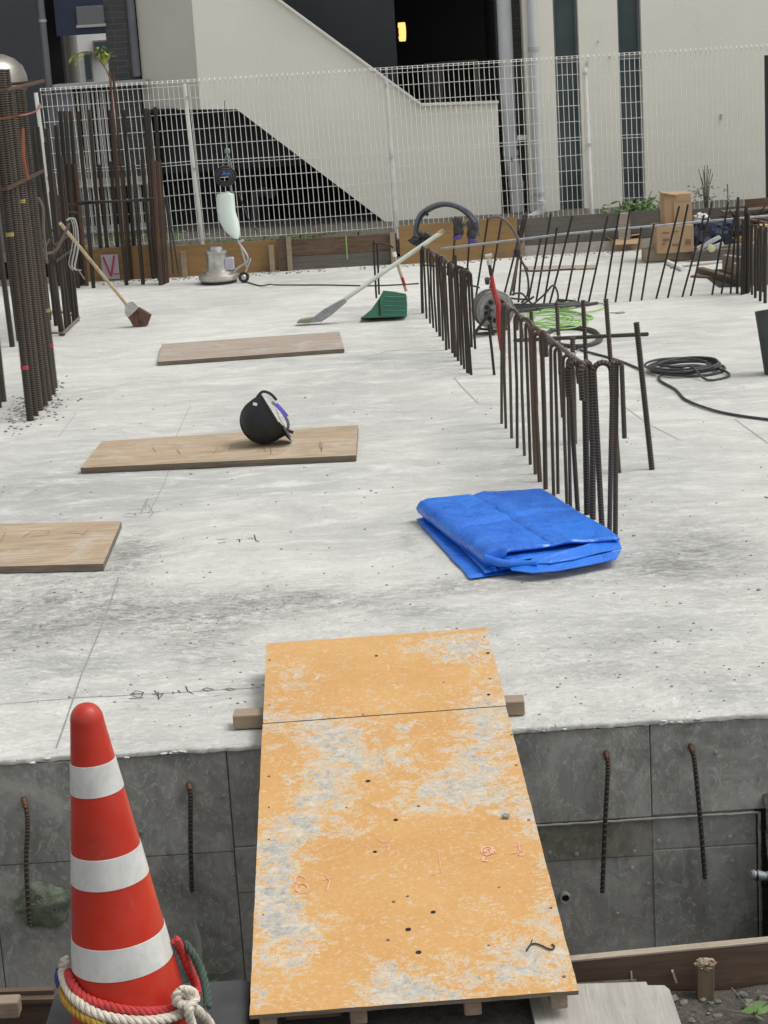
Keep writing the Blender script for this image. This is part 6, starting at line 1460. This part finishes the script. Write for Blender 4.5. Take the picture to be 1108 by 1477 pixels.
# dark hoses heap
random.seed(19)
labs = ['black hose running along the front of the dark hose heap', 'black hose lying along the middle of the dark hose heap', 'black hose along the rear of the dark hose heap', 'black hose tail ending left in the dark hose heap', 'grey-black hose crossing the dark hose heap']
for k in range(5):
    P = [G(690 + 6 * k, 455 - 3 * k, .015), G(730, 452 - 3 * k + random.gauss(0, 1), .02), G(780, 447 - 2 * k + random.gauss(0, 1), .03), G(830, 441 - 1.2 * k, .02), G(862 - 14 * k, 437 - k, .012)]
    A = MB(); A.tube(smoothpath(P, 6), .013, 7); solo('hose', A, M_cable, labs[k], 'hose', tuple(P[0]))
for k, pts in enumerate([[(738, 425), (752, 423), (765, 436), (780, 448)], [(735, 430), (760, 432), (770, 428), (752, 440), (742, 443)], [(768, 440), (785, 425), (797, 412), (803, 418), (805, 430), (800, 440)]]):
    hosepx([(x, y) for x, y in pts], 15.4, .008, M_cable, ('thin black cable curling right of the reel top', 'thin black cable looping low right of the reel', 'thin black cable arching up in a loop between reel and slanting bars')[k], 'cable', 'cable')
hosepx([(662, 411), (680, 412), (692, 415)], 15.3, .007, M_cable, 'thin black cable reaching the reel from the left', 'cable', 'cable')
# black oval hose near bars
A = MB(); c0 = G(826, 489); P = []
for i in range(70): a = i * .27; P.append((c0.x + (.20 + .02 * math.sin(i * .4)) * math.cos(a), c0.y + .42 * math.sin(a), .014 + .004 * (i // 24)))
A.tube(smoothpath(P, 3), .012, 7); solo('hose_coil', A, M_cable, 'flat black hose coil lying behind the near hooked rebars', 'hose', tuple(c0))
# cable coil on the right
A = MB(); c0 = G(988, 535); random.seed(23); P = []
for i in range(118):
    a = i * .34 + 2.6; q = 1 + .16 * math.sin(i * .21) + random.gauss(0, .02); P.append((c0.x + .215 * q * math.cos(a) + .03 * math.sin(i * .06), c0.y + .22 * q * math.sin(a), .010 + .0004 * i + .006 * math.sin(i * .5)))
P += [tuple(G(1020, 548, .01)), tuple(G(1052, 542, .01)), tuple(G(1035, 532, .02)), tuple(G(980, 528, .03)), tuple(G(950, 545, .012)), tuple(G(975, 562, .010)), tuple(G(990, 577, .010)), tuple(G(1030, 592, .010)), tuple(G(1070, 600, .010)), tuple(G(1125, 607, .010))]
cc_ = thing('cable_coil', 'black cable coiled on the right of the slab, its tail running rightwards', 'cable', tuple(c0)); A.tube(smoothpath(P, 4), .0085, 7); part('coil', A, M_cable, cc_)
A = MB(); A.tube(smoothpath([G(925, 533, .012), G(890, 519, .010), G(850, 508, .010), G(812, 498, .010), G(790, 493, .012)], 6), .0085, 7); part('tail', A, M_cable, cc_)
# small ring
A = MB(); A.tube(arc(G(895, 451, .005), .035, 0, 6.2, 14, (1, 0, 0), (0, 1, 0)), .004, 5); A.tube([G(880, 451, .005), G(889, 451, .005)], .004, 5); solo('wire_ring', A, M_galv, 'small wire ring lying on the slab right of the lime green hose', 'wire', tuple(G(895, 451)))
# dark tube at right edge
YQ = 12.6; A = MB(); A.tube([W(1108, 446, YQ), W(1112, 470, YQ - .02), W(1132, 600, YQ)], .088, 20); solo('dark_pipe', A, M_black, 'thick dark pipe leaning in at the right edge of the photo', 'pipe', tuple(W(1132, 600, YQ)))

# ================================================================= BOXES, TIMBER, BAGS AT THE RIGHT
def boxpx(name, x0, x1, yt, yb, Y, dep, mt, label, cat, marks=None, rot=0.0):
    a, b_, t = W(x0, yb, Y), W(x1, yb, Y), W(x0, yt, Y); cx_ = (a.x + b_.x) / 2; zz = min(a.z, b_.z); root = thing(name, label, cat, (cx_, Y + dep / 2, zz))
    A = MB(); A.box((cx_, Y + dep / 2, (zz + t.z) / 2), (b_.x - a.x, dep, t.z - zz), Matrix.Rotation(rot, 3, 'Z'), bev=.004); part('carton', A, mt, root, False)
    return root, (a.x, b_.x, zz, t.z)
r1, e1 = boxpx('cardboard_box', 948, 1001, 327, 363, 18.35, .35, M_card, 'lower, wider cardboard box of the stack of two', 'box')
def label_(root, px, py, w_, h_, Y, mt=M_ink): c = W(px, py, Y); A = MB(); A.box(c, (w_, .004, h_)); part('print', A, mt, root, False)
for px, py, w_, h_ in ((960, 336, .07, .012), (961, 346, .06, .02), (975, 334, .04, .008), (975, 353, .06, .018), (993, 349, .05, .05), (958, 352, .03, .008)): label_(r1, px, py, w_, h_, 18.345, simple('box_print', (.16, .10, .06), (.22, .14, .09), 40, .9, 0))
r2, e2 = boxpx('cardboard_box', 959, 998, 281, 328, 18.45, .28, M_card, 'upper, tall narrow cardboard box with two black symbols', 'box')
for px in (979, 988):
    label_(r2, px, 308, .045, .05, 18.445); label_(r2, px, 308, .022, .024, 18.442, M_card); label_(r2, px + .6, 309, .008, .022, 18.439)
A = MB(); A.box(W(964, 279, 18.5), (.16, .2, .01), Matrix.Rotation(.2, 3, 'Y')); part('flap', A, M_card, r2, False)
A = MB(); a = W(985, 292, 18.43); A.box((a.x, 18.435, (W(985, 292, 18.43).z + e2[2]) / 2), (.17, .006, a.z - e2[2])); part('front_panel', A, M_card, r2, False)
r3 = thing('cardboard_box', 'small open cardboard box lying alone left of the box stack', 'box', tuple(G(905, 362)))
yq = G(905, 361).y; A = MB(); a, b_ = W(884, 361, yq), W(925, 358, yq)
zt2 = W(905, 340, yq).z
for (cx_, cy_, sx_, sy_, sz_) in (((a.x + b_.x) / 2, yq, b_.x - a.x, .006, .10), ((a.x + b_.x) / 2, yq + .2, b_.x - a.x, .006, .13), (a.x, yq + .1, .006, .2, .10), (b_.x, yq + .1, .006, .2, .13)): A.box((cx_, cy_, sz_ / 2 + .004), (sx_, sy_, sz_))
part('walls', A, M_card, r3, False)
A = MB(); A.box((a.x - .02, yq + .1, .12), (.10, .2, .005), Matrix.Rotation(.7, 3, 'Y')); A.box(((a.x + b_.x) / 2 + .04, yq + .1, .14), (.20, .22, .005), Matrix.Rotation(-.1, 3, 'Y')); A.box(((a.x + b_.x) / 2, yq - .03, .09), (.24, .08, .005), Matrix.Rotation(.6, 3, 'X')); part('flap', A, M_card, r3, False)
r4, _ = boxpx('wood_offcut', 893, 908, 308, 345, 19.0, .05, M_ply_pink, 'upright pale wood offcut behind the small open cardboard box', 'timber')
# big timbers
pa, pb_ = G(930, 379), G(961, 381)
A = MB(); y0 = G(945, 379).y; A.box(((pa.x + 5.2) / 2, y0 + .14, .062), (5.2 - pa.x, .22, .11), bev=.004); solo('timber_beam', A, M_timberx, 'long grey-brown timber beam carrying the cardboard boxes', 'timber', (pa.x, y0, 0), smooth=False)
A = MB(); a = W(1000, 375, y0 - .14); A.box((a.x + 1.0, y0 - .06, .05), (2.0, .09, .10), bev=.004); solo('timber_beam', A, M_greyboard, 'second darker beam in front of the beam with boxes, toward the right edge', 'timber', (a.x, y0 - .06, 0), smooth=False)
A = MB(); A.tube([G(963, 378, .02), G(985, 388, .02)], .022, 8); solo('white_pipe_piece', A, M_white, 'short white pipe piece lying in front of the timber beam', 'pipe', tuple(G(963, 378)))
A = MB(); A.bar(G(968, 386, .008), G(1062, 376, .008), .05, .014); solo('thin_batten', A, M_ply_pink, 'thin pinkish batten on the slab before the timber beams', 'timber', tuple(G(968, 386)), smooth=False)
A = MB(); A.bar(G(1000, 398, .008), G(1068, 402, .008), .09, .014); solo('thin_batten', A, M_brown, 'thin rusty-brown batten beside the right floor opening', 'timber', tuple(G(1000, 398)), smooth=False)
for k in range(3):
    z = .20 + k * .075; A = MB(); a = W(1036 + k * 3, 350 - k * 9, 18.7); A.box((a.x + .8, 18.75 + .03 * k, a.z), (1.6, .12, .065), Matrix.Rotation(random.gauss(0, .03), 3, 'Y'), bev=.004); solo('yellow_timber', A, M_yellowwood, ('bottom yellow timber of the three stacked at the right', 'middle yellow timber of the three stacked at the right', 'top yellow timber of the three stacked at the right')[k], 'timber', (a.x, 18.75, 0), smooth=False)
# cloths, sheets and bag heap
heap = [((1022, 345), (.22, .14, .17), M_navy, 'navy blue bag heaped beside the cardboard boxes'), ((1050, 330), (.20, .12, .07), M_navy, 'flat navy cloth draped on top of the heap'), ((1010, 362), (.12, .1, .06), M_blackp, 'black bag at the foot of the heap'), ((1062, 357), (.20, .08, .05), M_navy, 'dark blue cloth lying low in front of the yellow timbers')]
for i, ((px, py), r, mt, lab) in enumerate(heap):
    c = W(px, py, 18.6); A = MB(); A.blob(c, r, .45, 2.0, i * 3 + 1, 34, 22); solo('cloth_heap', A, mt, lab, 'bag' if 'bag' in lab else 'cloth', (c.x, c.y, max(0, c.z - r[2])))
for i, (q, lab) in enumerate(((((1005, 357), (1022, 348), (1038, 340), (1042, 343), (1024, 353), (1008, 363)), 'long pale plastic sheet on the heap'), (((1012, 366), (1024, 356), (1043, 349), (1046, 354), (1030, 362)), 'second pale sheet lower on the heap'))):
    A = MB(); A.prism([W(x, y, 18.42 - i * .03) for x, y in q], (0, .05, .0)); solo('pale_sheet', A, M_paper, lab, 'plastic sheet', tuple(W(*q[0], 18.42)), smooth=False)
c = W(1012, 315, 18.7); A = MB(); A.blob(c, (.07, .06, .05), .5, 2.4, 8, 20, 14); solo('white_bag', A, M_paper, 'small crumpled white bag on top of the navy bag', 'bag', tuple(c))
c = W(1026, 358, 18.3); A = MB(); A.lathe([(.035, -.01), (.035, .02), (.01, .024)], c, 16, Matrix.Rotation(math.pi / 2, 3, 'X')); solo('tape_roll', A, simple('pale_yellow', (.62, .60, .36), (.5, .48, .3), 9, .5, 0), 'small pale yellow tape roll in front of the heap', 'tape roll', tuple(c))
A = MB(); A.bar(W(1042, 306, 19.1), W(1115, 300, 19.1), .20, .02); solo('stacked_panel', A, M_greyboard, 'dark panel lying on top of the heap before the right board', 'board', tuple(W(1042, 306, 19.1)), smooth=False)
A = MB(); A.bar(W(1075, 295, 19.3), W(1120, 292, 19.3), .03, .10); solo('wood_plank', A, M_grain, 'brown plank standing on edge at the right edge behind the heap', 'board', tuple(W(1075, 295, 19.3)), smooth=False)
random.seed(41); A = MB()
for i in range(60):
    c = W(random.uniform(1045, 1108), random.uniform(313, 332), 18.9 + random.random() * .4); d = Vector((random.gauss(0, 1), random.gauss(0, .4), random.gauss(0, .4))).normalized() * random.uniform(.05, .2); A.tube([c - d, c + d], random.uniform(.005, .012), 5)
solo('scrap_heap', A, M_rebar_rust, 'tangled heap of rusty scrap rods at the right edge', 'scrap', tuple(W(1080, 330, 19)))

# plants behind the boards
def plant(name, px, py, Y, n, spread, size, mt, label, seed, stems=5, up=.1):
    random.seed(seed); c = W(px, py, Y); root = thing(name, label, 'plant', (c.x, c.y, .2)); A = MB(); S = MB()
    for s in range(stems):
        d = Vector((random.gauss(0, spread[0] * .6), random.gauss(0, .06), up + random.random() * spread[1])); S.tube([Vector((c.x, c.y, .2)), Vector((c.x, c.y, c.z)) + d * .5, c + d], .004, 5)
    for i in range(n):
        p = c + Vector((random.gauss(0, spread[0]), random.gauss(0, .1), random.uniform(-.3, 1) * spread[1])); a = random.uniform(0, 6.28); d = Vector((math.cos(a), math.sin(a) * .6, random.gauss(.05, .35))).normalized() * size * random.uniform(.6, 1.2); e = d.cross(Vector((random.gauss(0, .3), -.6, 1))).normalized() * size * .36
        m_ = p + d * .1 + Vector((0, 0, .01)); A.add([p - d, p - d * .3 + e, p + d * .4 + e * .9, p + d + Vector((0, 0, -size * .3)), p + d * .4 - e * .9, p - d * .3 - e, m_], [(0, 1, 6), (1, 2, 6), (2, 3, 6), (3, 4, 6), (4, 5, 6), (5, 0, 6)])
    part('foliage', A, mt, root, False); part('stem', S, M_stem, root)
plant('broadleaf_weed', 928, 303, 19.8, 130, (.13, .10), .05, M_leaf, 'broad-leaved green weed below the right slot window', 1)
plant('broadleaf_weed', 900, 308, 19.8, 40, (.08, .04), .045, M_leaf, 'low green weed left of the broad-leaved one', 2)
plant('dry_weed', 1018, 285, 19.7, 60, (.07, .13), .022, M_leafpale, 'spindly pale weed behind the upper cardboard box', 3, 9, .2)
plant('dry_weed', 1050, 285, 19.75, 10, (.02, .08), .015, M_leafpale, 'single thin pale stalk right of the spindly weed', 4, 2, .1)
plant('grass_tuft', 430, 343, 20.1, 90, (.5, .04), .035, M_leaf, 'low green weeds along the foot of the mesh fence behind the polisher', 5, 10, .0)
plant('grass_tuft', 190, 345, 20.2, 70, (.35, .05), .035, M_leaf, 'low green weeds behind the far left rebar column', 6, 8, .0)
